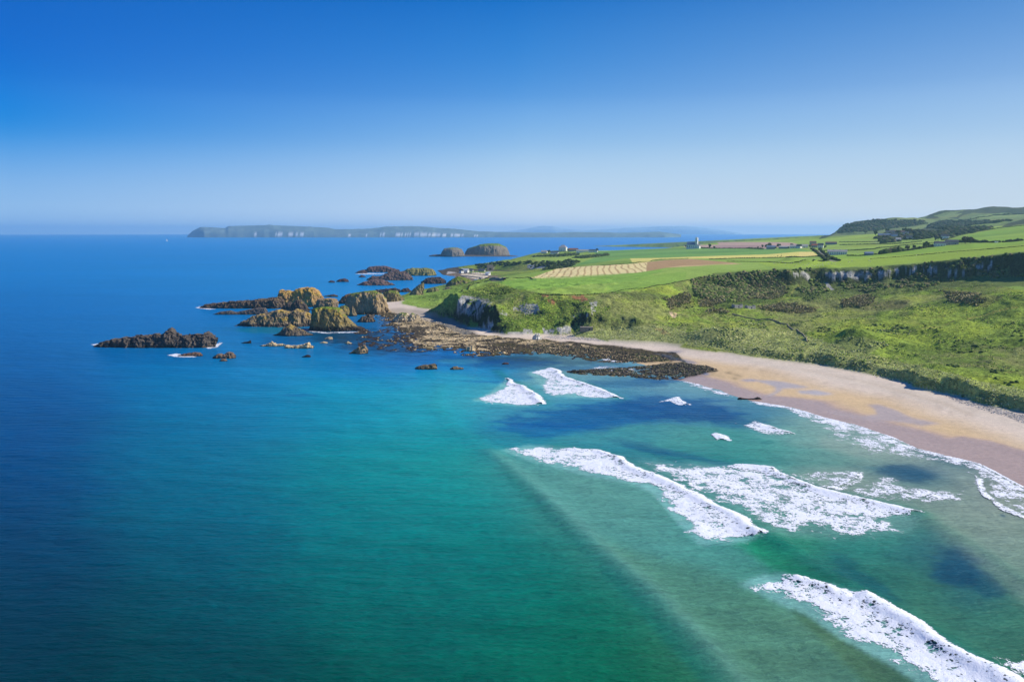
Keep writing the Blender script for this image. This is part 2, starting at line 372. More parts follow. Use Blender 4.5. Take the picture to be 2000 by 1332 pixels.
# explicit mounds  (px, py, radius, height)
for mx, my, r, h in ((1398,655,34,10),(1450,650,26,4.5),(1668,668,26,7),(1700,672,22,5),(1640,660,18,3),(1545,560,22,6),(1575,572,20,5),(1610,585,18,4),(1870,672,30,3),(1250,648,30,3.5),(1860,725,22,3),(1740,640,34,3),(1930,640,60,4),(1850,635,50,4)):
    c = at_z(mx, my, 12); g = np.exp(-((GX - c[0]) ** 2 + (GY - c[1]) ** 2) / (2 * (r * .62) ** 2)); GZ = GZ + g * h
# rock platform on the shore: rough, half drowned
PX, PY = project(GX, GY, GZ)
shore_poly = [(690,640),(722,612),(745,604),(770,612),(830,622),(880,636),(940,655),(1060,664),(1200,676),(1320,690),(1330,700),(1350,715),(1400,722),(1330,742),(1110,732),(1090,700),(930,702),(850,690),(720,692),(690,665)]
nsx = fbm(GX / 15, GY / 15, 0, 3, 5) * 5; nsy = fbm(GX / 15, GY / 15, 0, 3, 6) * 3
GAP = in_poly(PX + nsx * .5, PY + nsy * .5, [(1060,700),(1110,704),(1180,708),(1240,708),(1300,706),(1330,704),(1335,709),(1290,712),(1240,717),(1150,721),(1100,726)])
SHORE = in_poly(PX + nsx, PY + nsy, shore_poly) & (GZ < 3) & ~GAP
GZ = np.where(GAP & (PX < 1235), np.minimum(GZ, -0.2), GZ)
SHB = blur(SHORE.astype(float), 2, 6)
GZ = GZ + SHB * (ridged(GX / 9, GY / 9, 0, 4, 61) * 0.9 + fbm(GX / 3.2, GY / 3.2, 0, 3, 66) * 0.8 - 0.1)
# half-drowned kelp reef left of the platform
reef = SHB * sstep(-170, -70, -np.abs(GX + 150)) * 0
NEARSHORE = (GZ < -0.2) & in_poly(PX, PY, [(690,650),(800,640),(830,660),(860,684),(850,692),(760,690),(700,680)])
GZ = np.where(NEARSHORE, -0.35 + ridged(GX / 10, GY / 14, 0, 4, 71) * 0.75, GZ)
# far shoreline of the harbour: low broken rock
HRB = in_poly(PX, PY, [(862,549),(880,535),(1000,545),(985,552),(870,553)])
GZ = np.where(HRB, GZ + ridged(GX / 18, GY / 18, 0, 4, 73) * 1.2, GZ)
FAR_ = sstep(2900, 3600, RR)[:, None] * sstep(60, 120, GZ); GZ = GZ + FAR_ * (ridged(GX / 260, GY / 260, 0, 4, 77) * 9 - 4 + fbm(GX / 70, GY / 70, 0, 3, 78) * 4)
SL, GRr, GRt = slope_of(GZ)
PX, PY = project(GX, GY, GZ)
ANG = (GZ - H) / RR[:, None]
VIS = ANG >= np.maximum.accumulate(ANG, axis=0) - 0.0035
def hit(px, py, zadd=0.0):
    d = ray(px, py); th = math.atan2(d[0], d[1]); fj = (th - TH0) / (TH1 - TH0) * (NT_ - 1); j = int(min(max(fj, 0), NT_ - 2)); b = fj - j
    zc = GZ[:, j] * (1 - b) + GZ[:, j + 1] * b + zadd
    zr = H + d[2] / math.hypot(d[0], d[1]) * RR
    k = np.nonzero((zc >= zr) & (RR > R0 + 1))[0]
    if len(k) == 0 or k[0] == 0:
        p = at_z(px, py, 0) if d[2] < 0 else at_d(px, py, 4000); return p
    k = k[0]; e0 = zr[k - 1] - zc[k - 1]; e1 = zr[k] - zc[k]; t = e0 / (e0 - e1 + 1e-9); r = RR[k - 1] + (RR[k] - RR[k - 1]) * t
    x, y = r * math.sin(th), r * math.cos(th)
    return np.array([x, y, float(sample(GZ, np.array([x]), np.array([y]))[0])])
def ground(x, y): return float(sample(GZ, np.array([x]), np.array([y]))[0])
# ---------------------------------------------------------------- sea
SEAC = """0 470 0 118 200;500 470 20 125 205;1000 470 30 128 200;1400 470 50 130 200;0 490 0 115 195;1000 490 10 120 200;
0 520 0 110 190;500 520 0 120 198;800 520 0 125 200;1000 505 20 130 205;0 600 0 98 175;300 600 3 104 182;500 560 0 118 196;
640 555 0 125 200;850 550 10 125 200;0 650 0 92 168;300 650 2 104 178;500 650 2 112 182;640 650 5 85 135;700 660 5 95 165;
0 700 0 86 158;300 700 0 106 175;500 700 3 118 185;600 700 6 122 188;700 710 5 112 186;760 712 5 112 186;850 700 5 110 185;950 720 15 125 185;
0 750 0 80 148;400 750 0 114 172;600 740 6 132 186;700 750 12 145 184;850 760 30 150 180;900 750 42 156 184;960 720 50 150 185;
0 800 0 72 136;400 800 0 106 162;550 800 0 118 168;700 800 6 140 172;850 800 26 154 174;0 900 0 62 120;400 900 0 104 142;700 900 4 134 150;900 900 18 150 148;
0 1000 0 62 112;400 1000 0 94 130;700 1000 0 118 134;920 1000 8 134 130;0 1100 0 57 94;400 1100 0 82 108;700 1100 0 106 114;1000 1100 2 120 110;
0 1200 0 52 76;400 1200 0 68 84;800 1200 0 95 94;1100 1200 3 112 90;0 1332 0 42 52;400 1332 0 54 58;800 1332 0 80 68;1150 1332 2 96 64;1350 1332 4 98 68;
1020 900 70 150 140;1100 940 104 152 132;1200 960 108 152 130;1250 1020 86 152 136;1200 1040 84 148 132;1300 1100 56 142 128;1400 1120 48 138 116;1500 1100 30 135 98;
1350 1200 84 140 112;1450 1180 62 134 100;1480 1260 88 126 92;1560 1300 86 116 84;1430 1250 84 132 98;1650 1332 84 112 82;1740 1332 70 110 84;
940 770 90 168 176;1020 800 96 172 172;1150 790 84 160 168;1120 735 130 168 172;900 790 40 155 170;
1000 830 4 104 160;1100 820 5 104 158;1200 800 5 96 150;1300 800 8 90 146;1400 800 14 90 140;1470 810 40 110 140;1250 830 5 96 140;1150 860 10 128 150;1050 865 14 138 150;
1210 840 70 150 150;1300 845 100 160 145;1380 850 86 150 132;1300 875 40 145 130;1230 880 8 118 138;1330 890 8 104 130;1420 880 30 135 125;1420 905 20 125 125;
1500 860 90 155 140;1520 890 60 145 135;1580 850 140 165 150;1600 900 80 145 130;1640 890 110 155 140;1700 900 150 162 146;1760 905 158 162 146;
1700 920 90 130 125;1740 922 50 108 122;1800 925 44 100 120;1850 930 70 115 125;1880 950 150 150 138;1850 975 150 156 142;1950 1000 160 158 142;1900 1040 138 152 134;1990 1060 130 146 128;
1650 945 150 156 142;1600 935 150 156 142;1700 970 150 156 142;1800 1000 100 140 120;1720 1010 60 140 120;
1560 1070 50 128 104;1650 1090 60 130 108;1480 1080 26 132 92;1540 1110 10 112 78;1620 1140 10 108 78;1680 1170 16 104 86;1740 1120 60 124 100;1800 1090 50 112 96;
1840 1080 26 90 104;1890 1110 14 80 104;1920 1150 20 82 104;1800 1070 20 96 110;1700 1060 40 124 112;1640 1100 24 96 100;1960 1120 60 118 98;1990 1180 66 120 98;1880 1060 96 138 116;
1760 1180 60 118 98;1850 1200 62 118 96;1950 1230 66 124 100;1900 1270 60 122 102;1820 1130 60 116 96;1720 1150 30 100 100;2000 1300 66 110 88;
1240 715 120 158 172;1180 705 90 150 176;1150 720 130 165 170;1280 740 110 150 165;1350 752 140 175 176;1420 772 120 165 165;1240 760 90 150 165;1060 700 70 120 140;1000 705 50 120 150;1100 705 110 150 160;920 710 40 130 180;
1580 815 140 170 160;1660 850 150 165 150""".replace('\n', '').split(';')
CP_ = np.array([[float(v) for v in s.split()] for s in SEAC if s.strip()])
def sea_color(px, py):
    """colour of the water body: depth, sand, weed - interpolated between soundings"""
    u = px / 90.0; v = np.log(np.maximum(py - 448, 4.0)) * 9.0
    cu = CP_[:, 0] / 90.0; cv = np.log(CP_[:, 1] - 448) * 9.0
    C = lin(CP_[:, 2:5]); num = np.zeros((len(u), 3)); den = np.zeros(len(u))
    DD = np.hypot(cu[:, None] - cu[None], cv[:, None] - cv[None]); SG = np.sort(DD, 1)[:, 1:5].mean(1) * 0.62
    for k in range(len(CP_)):
        d2 = (u - cu[k]) ** 2 + (v - cv[k]) ** 2; w_ = np.exp(-d2 / (2 * SG[k] ** 2)) + 0.004 / (1 + d2) ** 2
        num += w_[:, None] * C[k]; den += w_
    return num / den[:, None]
NTs, NRs = 960, 860
ths = np.linspace(math.radians(-58), math.radians(62), NTs)
# ring spacing: fine close by, wide towards the horizon
rs = 60.0 * (33500.0 / 60.0) ** (np.linspace(0, 1, NRs))
SXg = rs[:, None] * np.sin(ths)[None]; SYg = rs[:, None] * np.cos(ths)[None]
SZg = np.zeros_like(SXg)
spx, spy = project(SXg, SYg, SZg)
wobx = fbm(SXg / 40, SYg / 18, 0, 3, 81) * 1.0; woby = fbm(SXg / 60, SYg / 22, 0, 3, 82) * 1.0
fadeN = 1 - sstep(500, 1500, rs)[:, None]
qx = np.clip(spx + wobx * 34 * fadeN, -500, 2600); qy = np.clip(spy + woby * 14 * fadeN, 456, 1700)
SC_ = sea_color(qx.ravel(), qy.ravel()).reshape(NRs, NTs, 3)
BN = [fbm(SXg / 9 + 40 * k, SYg / 6, 0, 4, 90 + k) * 0.75 for k in range(3)]
# dark weed beds and rock under shallow water, pale sand between them
def blob(px, py, rx, ry, ang=0.0, seed=0, sharp=1.0):
    c, s = math.cos(ang), math.sin(ang); dx = spx - px; dy = spy - py
    a = (dx * c + dy * s) / rx; b = (-dx * s + dy * c) / ry
    d = np.sqrt(a * a + b * b) + BN[seed % 3]
    return sstep(1.0 + 0.35 * sharp, 1.0 - 0.35 * sharp, d)
def tint(mask, rgb, k=1.0):
    global SC_
    m = (mask * k)[..., None]; SC_ = SC_ * (1 - m) + lin(rgb) * m
for (px, py, rx, ry, an, rgb, k) in (
    (1180,812,170,22,-.06,(2,84,142),.75),(1330,798,110,22,.08,(6,78,134),.7),(1420,815,70,14,.2,(12,80,128),.5),(1060,838,100,12,0,(2,90,150),.6),(1250,872,60,10,.25,(4,84,124),.75),(1350,892,60,7,.2,(4,86,122),.6),
    (1780,924,80,14,.1,(24,80,110),.75),(1870,1105,60,36,.55,(10,72,100),.8),(1930,1145,30,24,.5,(14,74,98),.6),(1700,1145,80,14,.5,(14,84,96),.6),(1650,1095,30,10,.3,(14,84,92),.5),
    (1080,705,150,9,0,(34,60,78),.55),(960,703,90,8,0,(40,58,66),.6),(1000,712,90,8,0,(10,84,140),.6),(1180,720,90,7,0,(30,90,136),.55),(1230,748,70,8,0,(20,84,136),.5),(1290,742,50,7,0,(20,84,140),.6),(880,700,120,14,0,(6,84,150),.5),
    (780,672,110,20,0,(8,50,86),.75),(660,655,70,14,0,(10,44,62),.7),(560,665,60,8,0,(4,70,130),.5),(575,772,40,3,0,(2,80,150),.5),(960,745,60,2.5,0,(20,110,170),.5),(1050,738,25,2,0,(20,100,150),.6),
    (900,706,40,5,0,(70,150,182),.45),(1500,864,14,3,0,(30,100,110),.6),(1960,1006,8,2,0,(30,80,110),.8),(300,690,170,10,0,(0,92,160),.4),
    (540,645,90,6,0,(20,112,120),.5),(650,612,40,6,0,(16,110,124),.4),(1135,700,40,5,0,(120,150,150),.4)):
    tint(blob(px, py, rx, ry, an, int(px) % 37), rgb, k)
def patch(poly, rgb, k, soft=6):
    tint(blur(in_poly(spx + BN[0] * 2, spy + BN[1] * 2, poly).astype(float), soft, soft), rgb, k)
patch([(958,882),(1018,928),(1080,985),(1150,1050),(1220,1110),(1300,1180),(1400,1285),(1450,1345),(1700,1345),(1560,1210),(1500,1110),(1430,1066),(1364,1064),(1319,1018),(1259,949),(1100,914),(989,889)], (104,158,146), .55, 3)
patch([(1150,1050),(1220,1110),(1300,1180),(1400,1285),(1450,1345),(1740,1345),(1640,1250),(1560,1195),(1440,1142),(1400,1120)], (92,128,92), .45, 12)
patch([(958,882),(1080,985),(1220,1110),(1300,1180),(1450,1345),(1380,1345),(1260,1210),(1150,1090),(1000,950)], (0,112,100), .45, 4)
patch([(1060,870),(1100,850),(1180,836),(1230,830),(1300,828),(1400,838),(1500,858),(1560,880),(1500,900),(1400,895),(1300,880),(1220,868)], (92,158,140), .35, 8)
patch([(1240,900),(1330,903),(1510,912),(1600,950),(1800,1005),(1780,1040),(1640,1050),(1500,1046),(1400,985),(1300,935)], (132,168,158), .55, 6)
patch([(1540,925),(1690,918),(1760,940),(1880,960),(1940,1000),(2020,1050),(2020,1190),(1890,1080),(1800,1000),(1700,970),(1620,955)], (156,162,144), .5, 12)
patch([(1600,850),(1700,870),(1850,905),(1920,930),(1920,980),(1880,945),(1780,905),(1680,895),(1600,870)], (168,172,156), .5, 5)
# aerated water around the broken waves, colour paled to offset the foam's shade
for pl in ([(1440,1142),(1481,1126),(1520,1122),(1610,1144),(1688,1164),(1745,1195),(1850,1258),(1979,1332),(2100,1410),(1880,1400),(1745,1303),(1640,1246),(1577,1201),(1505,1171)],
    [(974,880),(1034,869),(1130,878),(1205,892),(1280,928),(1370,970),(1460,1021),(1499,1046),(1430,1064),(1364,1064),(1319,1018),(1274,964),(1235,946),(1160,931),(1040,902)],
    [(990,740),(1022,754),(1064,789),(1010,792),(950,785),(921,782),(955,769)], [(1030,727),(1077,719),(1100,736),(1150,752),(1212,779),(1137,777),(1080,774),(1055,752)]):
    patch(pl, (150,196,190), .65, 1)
# long streaks of current and weed
stre = fbm(SXg / 70 + SYg / 90, SYg / 7 + SXg / 40, 0, 4, 97)
SC_ = SC_ * (1 + 0.16 * stre * fadeN)[..., None]
# swells: low ridges of water running in to the beach (picture points along the crest, height, width)
SW = [([(960,884),(1020,932),(1080,985),(1150,1050),(1220,1110),(1300,1180),(1400,1285),(1450,1345)], 1.3, 5.0, (128,170,160), .24),  # pale crest highlight painted into the water colour
      ([(1499,1046),(1560,1085),(1640,1130),(1720,1180),(1800,1230),(1900,1290),(1990,1350)], 1.3, 5.0, (40,112,110), .2),
      ([(1430,1064),(1480,1100),(1560,1140),(1620,1150)], .8, 4, (70,140,126), .25),
      ([(1799,1005),(1860,1040),(1930,1085),(2010,1140)], .9, 4, (60,134,110), .2),
      ([(1500,914),(1600,900),(1700,915)], .5, 5, (90,150,136), .15),
      ([(1210,838),(1300,832),(1400,842),(1500,862)], .6, 5, (70,150,130), .2),
      ([(865,752),(850,790),(880,830),(960,884)], .7, 6, (40,150,150), .2),
      ([(1400,1000),(1350,1048)], .3, 5, (90,150,126), .1),
      ([(1430,1140),(1500,1200),(1600,1270),(1700,1345)], .6, 6, (80,124,96), .15)]
for line, hh, wd, rgb, k in SW:
    W_ = [at_z(*p)[:2] for p in line]; d = dist_line(SXg, SYg, W_)
    ends = 1.0
    g = np.exp(-(d / wd) ** 2)
    SZg += hh * g * 0.55
    m = (np.exp(-(d / (wd * 0.8)) ** 2) * k)[..., None]; SC_ = SC_ * (1 - m) + lin(rgb) * m
for fl in ([(1568,1132),(1640,1158),(1688,1164),(1745,1195),(1814,1234),(1880,1276),(1979,1332),(2100,1410)], [(1085,872),(1166,880),(1235,910),(1325,946),(1415,994),(1499,1046),(1540,1070)], [(1526,926),(1595,953),(1700,977),(1799,1005)], [(970,725),(990,740),(1022,754),(1064,789)], [(1077,719),(1100,736),(1150,752),(1212,779)]):
    d = dist_line(SXg, SYg, [at_z(*p)[:2] for p in fl]); m = (np.exp(-(d / 4.5) ** 2) * .45)[..., None]; SC_ = SC_ * (1 - m) + lin((6,112,92)) * m
    SZg += .35 * np.exp(-(d / 5.0) ** 2)
ph = (SXg * 0.75 + SYg * 0.66 + fbm(SXg / 90, SYg / 90, 0, 2, 99) * 34)
SZg += 0.10 * np.sin(ph / 3.6) * (1 - sstep(400, 900, rs)[:, None]) + 0.10 * fbm(SXg / 4.0, SYg / 6.0, 0, 3, 101) * (1 - sstep(300, 700, rs)[:, None])
SZg += fbm(SXg / 45, SYg / 45, 0, 3, 103) * 0.12 * (1 - sstep(2000, 5000, rs)[:, None])
# calm the surface where it meets the sand
beachd = dist_line(SXg, SYg, [at_z(*p)[:2] for p in WATER[:14]]); SZg *= sstep(3, 25, beachd)
nb = NB('sea_water'); P_ = nb.pos((1, 1, 1), (0, 0, math.radians(-38))); P2 = nb.pos((1, 0.55, 1), (0, 0, math.radians(-20)))
n1 = nb.noise(nb.pos((.45, 1.1, 1), (0, 0, math.radians(-10))), 0.75, 7, 0.66); n2 = nb.noise(nb.pos((.22, 1, 1), (0, 0, math.radians(-14))), 0.30, 4, 0.55); n3 = nb.noise(nb.pos((0.35, 1, 1), (0, 0, 0.1)), 0.02, 5, 0.6)
n4 = nb.noise(nb.pos((0.3, 1, 1), (0, 0, -0.06)), 0.0035, 6, 0.65)
f = nb.math('MULTIPLY', nb.mapr(n1, 0.3, 0.7, 0.80, 1.20, False), nb.mapr(n3, 0.3, 0.7, 0.95, 1.05, False))
f = nb.math('MULTIPLY', f, nb.mapr(n2, 0.3, 0.7, 0.90, 1.10, False)); f = nb.math('MULTIPLY', f, nb.mapr(n4, 0.3, 0.7, 0.92, 1.08, False))
nb.l(nb.scalec(nb.attr('Col'), f), nb.b.inputs['Base Color'])
nb.b.inputs['Roughness'].default_value = 0.30; nb.b.inputs['IOR'].default_value = 1.33; nb.b.inputs['Specular IOR Level'].default_value = 0.09
nb.bump(nb.math('ADD', nb.math('MULTIPLY', n1, 0.5), nb.math('MULTIPLY', n2, 1.6)), 1.3, 0.9)
SEA_GAIN = 0.98
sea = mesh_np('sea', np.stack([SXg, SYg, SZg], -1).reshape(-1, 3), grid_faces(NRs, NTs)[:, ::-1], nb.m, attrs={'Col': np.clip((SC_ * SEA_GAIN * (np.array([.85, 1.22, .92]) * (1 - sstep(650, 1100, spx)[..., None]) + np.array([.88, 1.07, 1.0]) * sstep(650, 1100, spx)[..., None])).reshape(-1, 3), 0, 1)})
tag(sea, kind='structure')

# ---------------------------------------------------------------- breaking waves and foam
nb = NB('foam'); D = nb.attr('dens', True); P_ = nb.pos((1, 1, 0.3))
g_ = nb.n('ShaderNodeNewGeometry')
wv = nb.n('ShaderNodeTexNoise'); nb.l(P_, wv.inputs['Vector']); wv.inputs['Scale'].default_value = 0.35; wv.inputs['Detail'].default_value = 3
ofs = nb.n('ShaderNodeVectorMath', operation='SCALE'); nb.l(wv.outputs['Color'], ofs.inputs[0]); ofs.inputs['Scale'].default_value = 2.6
pw = nb.n('ShaderNodeVectorMath', operation='ADD'); nb.l(P_, pw.inputs[0]); nb.l(ofs.outputs[0], pw.inputs[1])
vo_ = nb.n('ShaderNodeTexVoronoi', feature='DISTANCE_TO_EDGE'); nb.l(pw.outputs[0], vo_.inputs['Vector']); vo_.inputs['Scale'].default_value = 0.75
vo2 = nb.n('ShaderNodeTexVoronoi', feature='DISTANCE_TO_EDGE'); nb.l(pw.outputs[0], vo2.inputs['Vector']); vo2.inputs['Scale'].default_value = 1.9
na = nb.noise(pw.outputs[0], 0.5, 6, 0.65); nb_ = nb.noise(P_, 0.12, 3, 0.5)
# pattern is small on the threads of the foam net, large in its holes
pat = nb.math('ADD', nb.math('MULTIPLY', vo_.outputs['Distance'], 0.85), nb.math('MULTIPLY', vo2.outputs['Distance'], 0.5))
pat = nb.math('ADD', pat, nb.mapr(na, 0.3, 0.72, -0.05, 0.55, False)); pat = nb.math('ADD', pat, nb.mapr(nb_, 0.3, 0.7, -0.22, 0.22, False))
pat = nb.math('MULTIPLY', pat, 1.9); th_ = nb.mapr(D, 0.0, 1.0, 0.0, 1.3, False)
alpha = nb.mapr(nb.math('SUBTRACT', th_, pat), -0.16, 0.20)
nb.l(alpha, nb.b.inputs['Alpha'])
cc = nb.mix(nb.mapr(na, 0.35, 0.7), (0.95, 0.95, 0.95), (0.84, 0.89, 0.91))
nb.l(cc, nb.b.inputs['Base Color']); nb.b.inputs['Roughness'].default_value = 0.7; nb.b.inputs['Specular IOR Level'].default_value = 0.15
nb.bump(nb.math('MULTIPLY', na, -1.0), 0.35)
MFOAM = nb.m
def wave(name, label, outline, front, hcrest=1.0, dens=1.0, tail=0.6, taill=20.0, cell=0.6, cat='breaking wave', group=None, feather=4.0, lump=0.22):
    W_ = np.array([at_z(*p)[:2] for p in outline]); Fr = [at_z(*p)[:2] for p in front]
    x0, y0 = W_.min(0) - 2; x1, y1 = W_.max(0) + 2
    nx = int((x1 - x0) / cell) + 2; ny = int((y1 - y0) / cell) + 2
    X, Y = np.meshgrid(np.linspace(x0, x1, nx), np.linspace(y0, y1, ny))
    wb = min(1.8, hcrest * 1.6); X_ = X + fbm(X / 13, Y / 13, 0, 3, 121) * wb * 1.6; Y_ = Y + fbm(X / 13, Y / 13, 0, 3, 122) * wb * 1.6; jk = 5.0 * min(1, feather / 4) * np.clip((dist_line(X_, Y_, Fr) - .5) / 4, 0.0, 1); jx = X_ + fbm(X / 5, Y / 5, 0, 4, 111, .65) * jk; jy = Y_ + fbm(X / 5, Y / 5, 0, 4, 112, .65) * jk
    inside = in_poly(jx, jy, W_); de = dist_line(X_, Y_, list(W_) + [W_[0]]); df = dist_line(X_, Y_, Fr); fs = set(front); lp = list(outline) + [outline[0]]; lw = list(W_) + [W_[0]]; db = np.full(X.shape, 1e9)
    for q0, q1, w0, w1 in zip(lp[:-1], lp[1:], lw[:-1], lw[1:]):
        if not (q0 in fs and q1 in fs): db = np.minimum(db, dist_line(X_, Y_, [w0, w1]))
    db = np.where(inside, db, 0)
    de = np.where(inside, de, 0)
    d = dens * (tail + (1 - tail) * np.exp(-(df / taill) ** 1.4))
    edge = np.maximum(sstep(0, feather, db + fbm(X / 4, Y / 4, 0, 3, 114) * feather * .5), np.exp(-(df / 1.6) ** 2))
    d = d * edge * (1 + fbm(X / 12, Y / 8, 0, 3, 116) * 0.28)
    sgn = np.where(inside, df, -df); d = np.where(inside, d, np.where(df < 1.7, dens * 1.05 * np.clip(1.12 - df / 2.0, 0, 1), 0))
    d = np.where(inside | (df < 1.2), np.maximum(d, 1.25 * dens * np.exp(-(df / 6.0) ** 2) * np.clip(db / 3, 0, 1)), d)
    prof = np.exp(-((sgn - 2.4) / 2.3) ** 2) + 0.35 * np.exp(-((sgn - 2.4) / 9) ** 2) * inside
    z = 0.05 + hcrest * 0.42 * prof * np.where(inside, sstep(0, 2.0, de + 1.0), 1) + lump * .5 * d * (ridged(X / 2.2, Y / 2.2, 0, 3, 118) * 0.5 + 0.5)
    base = sample_sea(X, Y)
    z = z + base - 0.05 * (~inside)
    F_ = grid_faces(ny, nx); dm = d.ravel(); msk = dm[F_].max(1) > 0.03
    V = np.stack([X, Y, z], -1).reshape(-1, 3); used, F2 = submesh(V, F_, msk)
    o = mesh_np(name, V[used], F2, MFOAM, attrs={'dens': dm[used]})
    tag(o, label, cat, group); return o
def sample_sea(X, Y):
    r = np.hypot(X, Y); t = np.arctan2(X, Y)
    fi = np.clip(np.log(r / 60.0) / math.log(33500 / 60.0) * (NRs - 1), 0, NRs - 1.01); fj = np.clip((t - ths[0]) / (ths[-1] - ths[0]) * (NTs - 1), 0, NTs - 1.01)
    i = fi.astype(int); j = fj.astype(int); a = fi - i; b = fj - j
    return SZg[i, j] * (1 - a) * (1 - b) + SZg[i + 1, j] * a * (1 - b) + SZg[i, j + 1] * (1 - a) * b + SZg[i + 1, j + 1] * a * b
GW = 'white breaking waves rolling in to the beach'
fr1 = [(1568,1132),(1610,1144),(1640,1158),(1660,1168),(1688,1164),(1715,1177),(1745,1195),(1781,1213),(1814,1234),(1850,1258),(1880,1276),(1925,1300),(1955,1315),(1979,1332),(2100,1410)]
wave('breaking_wave', 'large white breaking wave running out of the bottom right corner', [(1440,1142),(1481,1126),(1520,1122),(1545,1126)] + fr1 + [(2060,1500),(1880,1385),(1805,1332),(1781,1322),(1745,1303),(1700,1279),(1664,1264),(1640,1246),(1610,1237),(1586,1219),(1577,1201),(1544,1186),(1505,1171),(1460,1159)], fr1, 1.1, .97, .78, 15, .35, group=GW, feather=9)
fr2 = [(1130,878),(1166,880),(1205,892),(1235,910),(1280,928),(1325,946),(1370,970),(1415,994),(1460,1021),(1499,1046)]
wave('breaking_wave', 'long thick white breaking wave in mid bay, solid foam to its pointed right end', [(974,880),(995,872),(1034,869),(1085,872)] + fr2 + [(1484,1057),(1430,1064),(1364,1064),(1349,1048),(1322,1033),(1319,1018),(1295,1003),(1277,982),(1274,964),(1259,949),(1235,946),(1160,931),(1100,914),(1040,902),(989,889)], fr2, 1.2, .98, .82, 20, .4, group=GW, feather=8)
fr3 = [(1526,926),(1560,940),(1595,953),(1640,965),(1700,977),(1760,992),(1799,1005)]
wave('breaking_wave', 'wide breaking wave trailing a sheet of netted foam behind the long thick wave', [(1235,900),(1322,903),(1430,910),(1508,914),(1524,926)] + fr3[1:] + [(1775,1016),(1760,1028),(1790,1037),(1727,1048),(1700,1053),(1640,1051),(1592,1045),(1529,1039),(1500,1046),(1460,1021),(1415,994),(1370,970),(1325,946),(1280,928)], fr3, .8, .90, .82, 26, .4, group=GW, feather=11)
wave('breaking_wave', 'short bright crest curling at the top edge of the netted foam sheet', [(1400,907),(1450,908),(1495,911),(1512,914),(1524,927),(1490,926),(1430,922)], [(1440,909),(1508,914),(1522,925)], .8, .95, .8, 6, .4, group=GW)
fr4 = [(990,740),(1007,749),(1022,754),(1040,767),(1052,777),(1064,789)]
wave('breaking_wave', 'triangular white breaking wave, leftmost in the bay', fr4 + [(1040,792),(1010,792),(975,787),(950,785),(921,782),(932,776),(955,769),(975,762),(986,751)], fr4, 1.2, .98, .88, 20, .6, group=GW)
fr5 = [(1077,719),(1095,726),(1100,736),(1125,744),(1150,752),(1175,762),(1195,770),(1212,779)]
wave('breaking_wave', 'white breaking wave just right of the triangular one, nearest to the boulder spit', [(1030,727),(1055,721)] + fr5 + [(1175,779),(1137,777),(1112,771),(1080,774),(1060,767),(1055,752),(1062,740),(1050,733)], fr5, 1.0, .88, .76, 20, .6, group=GW)
wave('breaking_wave', 'small twin white crest alone on the dark blue water', [(1282,786),(1300,780),(1322,776),(1328,781),(1347,790),(1330,792),(1312,789),(1305,785)], [(1322,776),(1330,783),(1347,790)], .8, .9, .8, 5, .5, group=GW, feather=1.5)
wave('breaking_wave', 'white breaking wave close to the wet sand beside the swash', [(1439,830),(1458,826),(1472,822),(1490,828),(1505,833),(1530,841),(1550,848),(1556,853),(1529,853),(1500,849),(1475,846),(1455,838)], [(1472,823),(1505,833),(1550,848)], .7, .86, .7, 8, .5, group=GW, feather=4)
wave('breaking_wave', 'smallest curl of white water, on green water above the netted foam', [(1384,849),(1400,846),(1418,852),(1425,859),(1410,858),(1398,862),(1394,854)], [(1398,846),(1418,852),(1425,859)], .8, .95, .85, 5, .4, group=GW, feather=1.2)
Wt = [p for p in WATER if 1465 < p[0] <= 2150][::-1]
GS = 'lace foam left by spent waves in the shallows'
wave('swash_foam', 'long band of lace foam along the edge of the wet sand', [(p[0], p[1] - 1) for p in Wt] + [(2150,1070),(2000,1012),(1955,992),(1919,962),(1913,935),(1895,922),(1865,910),(1790,898),(1745,890),(1685,888),(1655,868),(1625,862),(1610,848),(1592,830),(1550,812),(1526,801),(1469,790)], [(p[0], p[1]) for p in Wt], .10, .80, .58, 9, .5, 'foam', GS, feather=6.0, lump=.1)
wave('swash_foam', 'thin curling line of foam inside the swash at the right edge', [(1895,920),(1912,930),(1918,958),(1955,986),(2000,1004),(2000,1014),(1950,997),(1912,966),(1906,938)], [(1912,935),(1918,960),(1955,990),(2000,1010)], .35, .95, .8, 5, .4, 'foam', GS, feather=1.5, lump=.15)
wave('swash_foam', 'curved foam patch with a bright rim right of the short bright crest', [(1535,925),(1600,920),(1660,917),(1682,920),(1682,930),(1665,945),(1632,960),(1600,952),(1560,938)], [(1682,922),(1676,936),(1655,948),(1630,958)], .4, .68, .62, 3.0, .4, 'foam', GS, feather=2.5, lump=.1)
wave('swash_foam', 'loose scattered foam over brown water below the dark weed bed', [(1640,960),(1690,935),(1740,928),(1768,935),(1760,948),(1840,955),(1880,962),(1878,978),(1800,986),(1720,978)], [(1760,956),(1830,968),(1875,975)], .15, .62, .82, 14, .45, 'foam', GS, feather=5, lump=.1)
wave('swash_foam', 'net of thin foam at the bottom right edge of the picture', [(1920,1300),(1960,1285),(2000,1272),(2080,1275),(2140,1350),(2010,1342),(1970,1322)], [(1990,1300),(2080,1350)], .1, .62, .9, 10, .35, 'foam', GS, feather=4, lump=.1)
wave('swash_foam', 'faint foam line on the shallows below the boulder spit', [(1325,742),(1350,746),(1394,758),(1440,775),(1420,774),(1380,764),(1345,753)], [(1330,744),(1360,750),(1394,761),(1430,774)], .1, .62, .5, 3, .5, 'foam', GS, feather=1, lump=.1)
wave('swash_foam', 'streak of foam beside the longest sea rock', [(325,694),(345,690),(360,693),(385,695),(372,698),(345,698)], [(335,693),(380,697)], .1, .8, .8, 5, .6, 'foam', GS, feather=1, lump=.1)
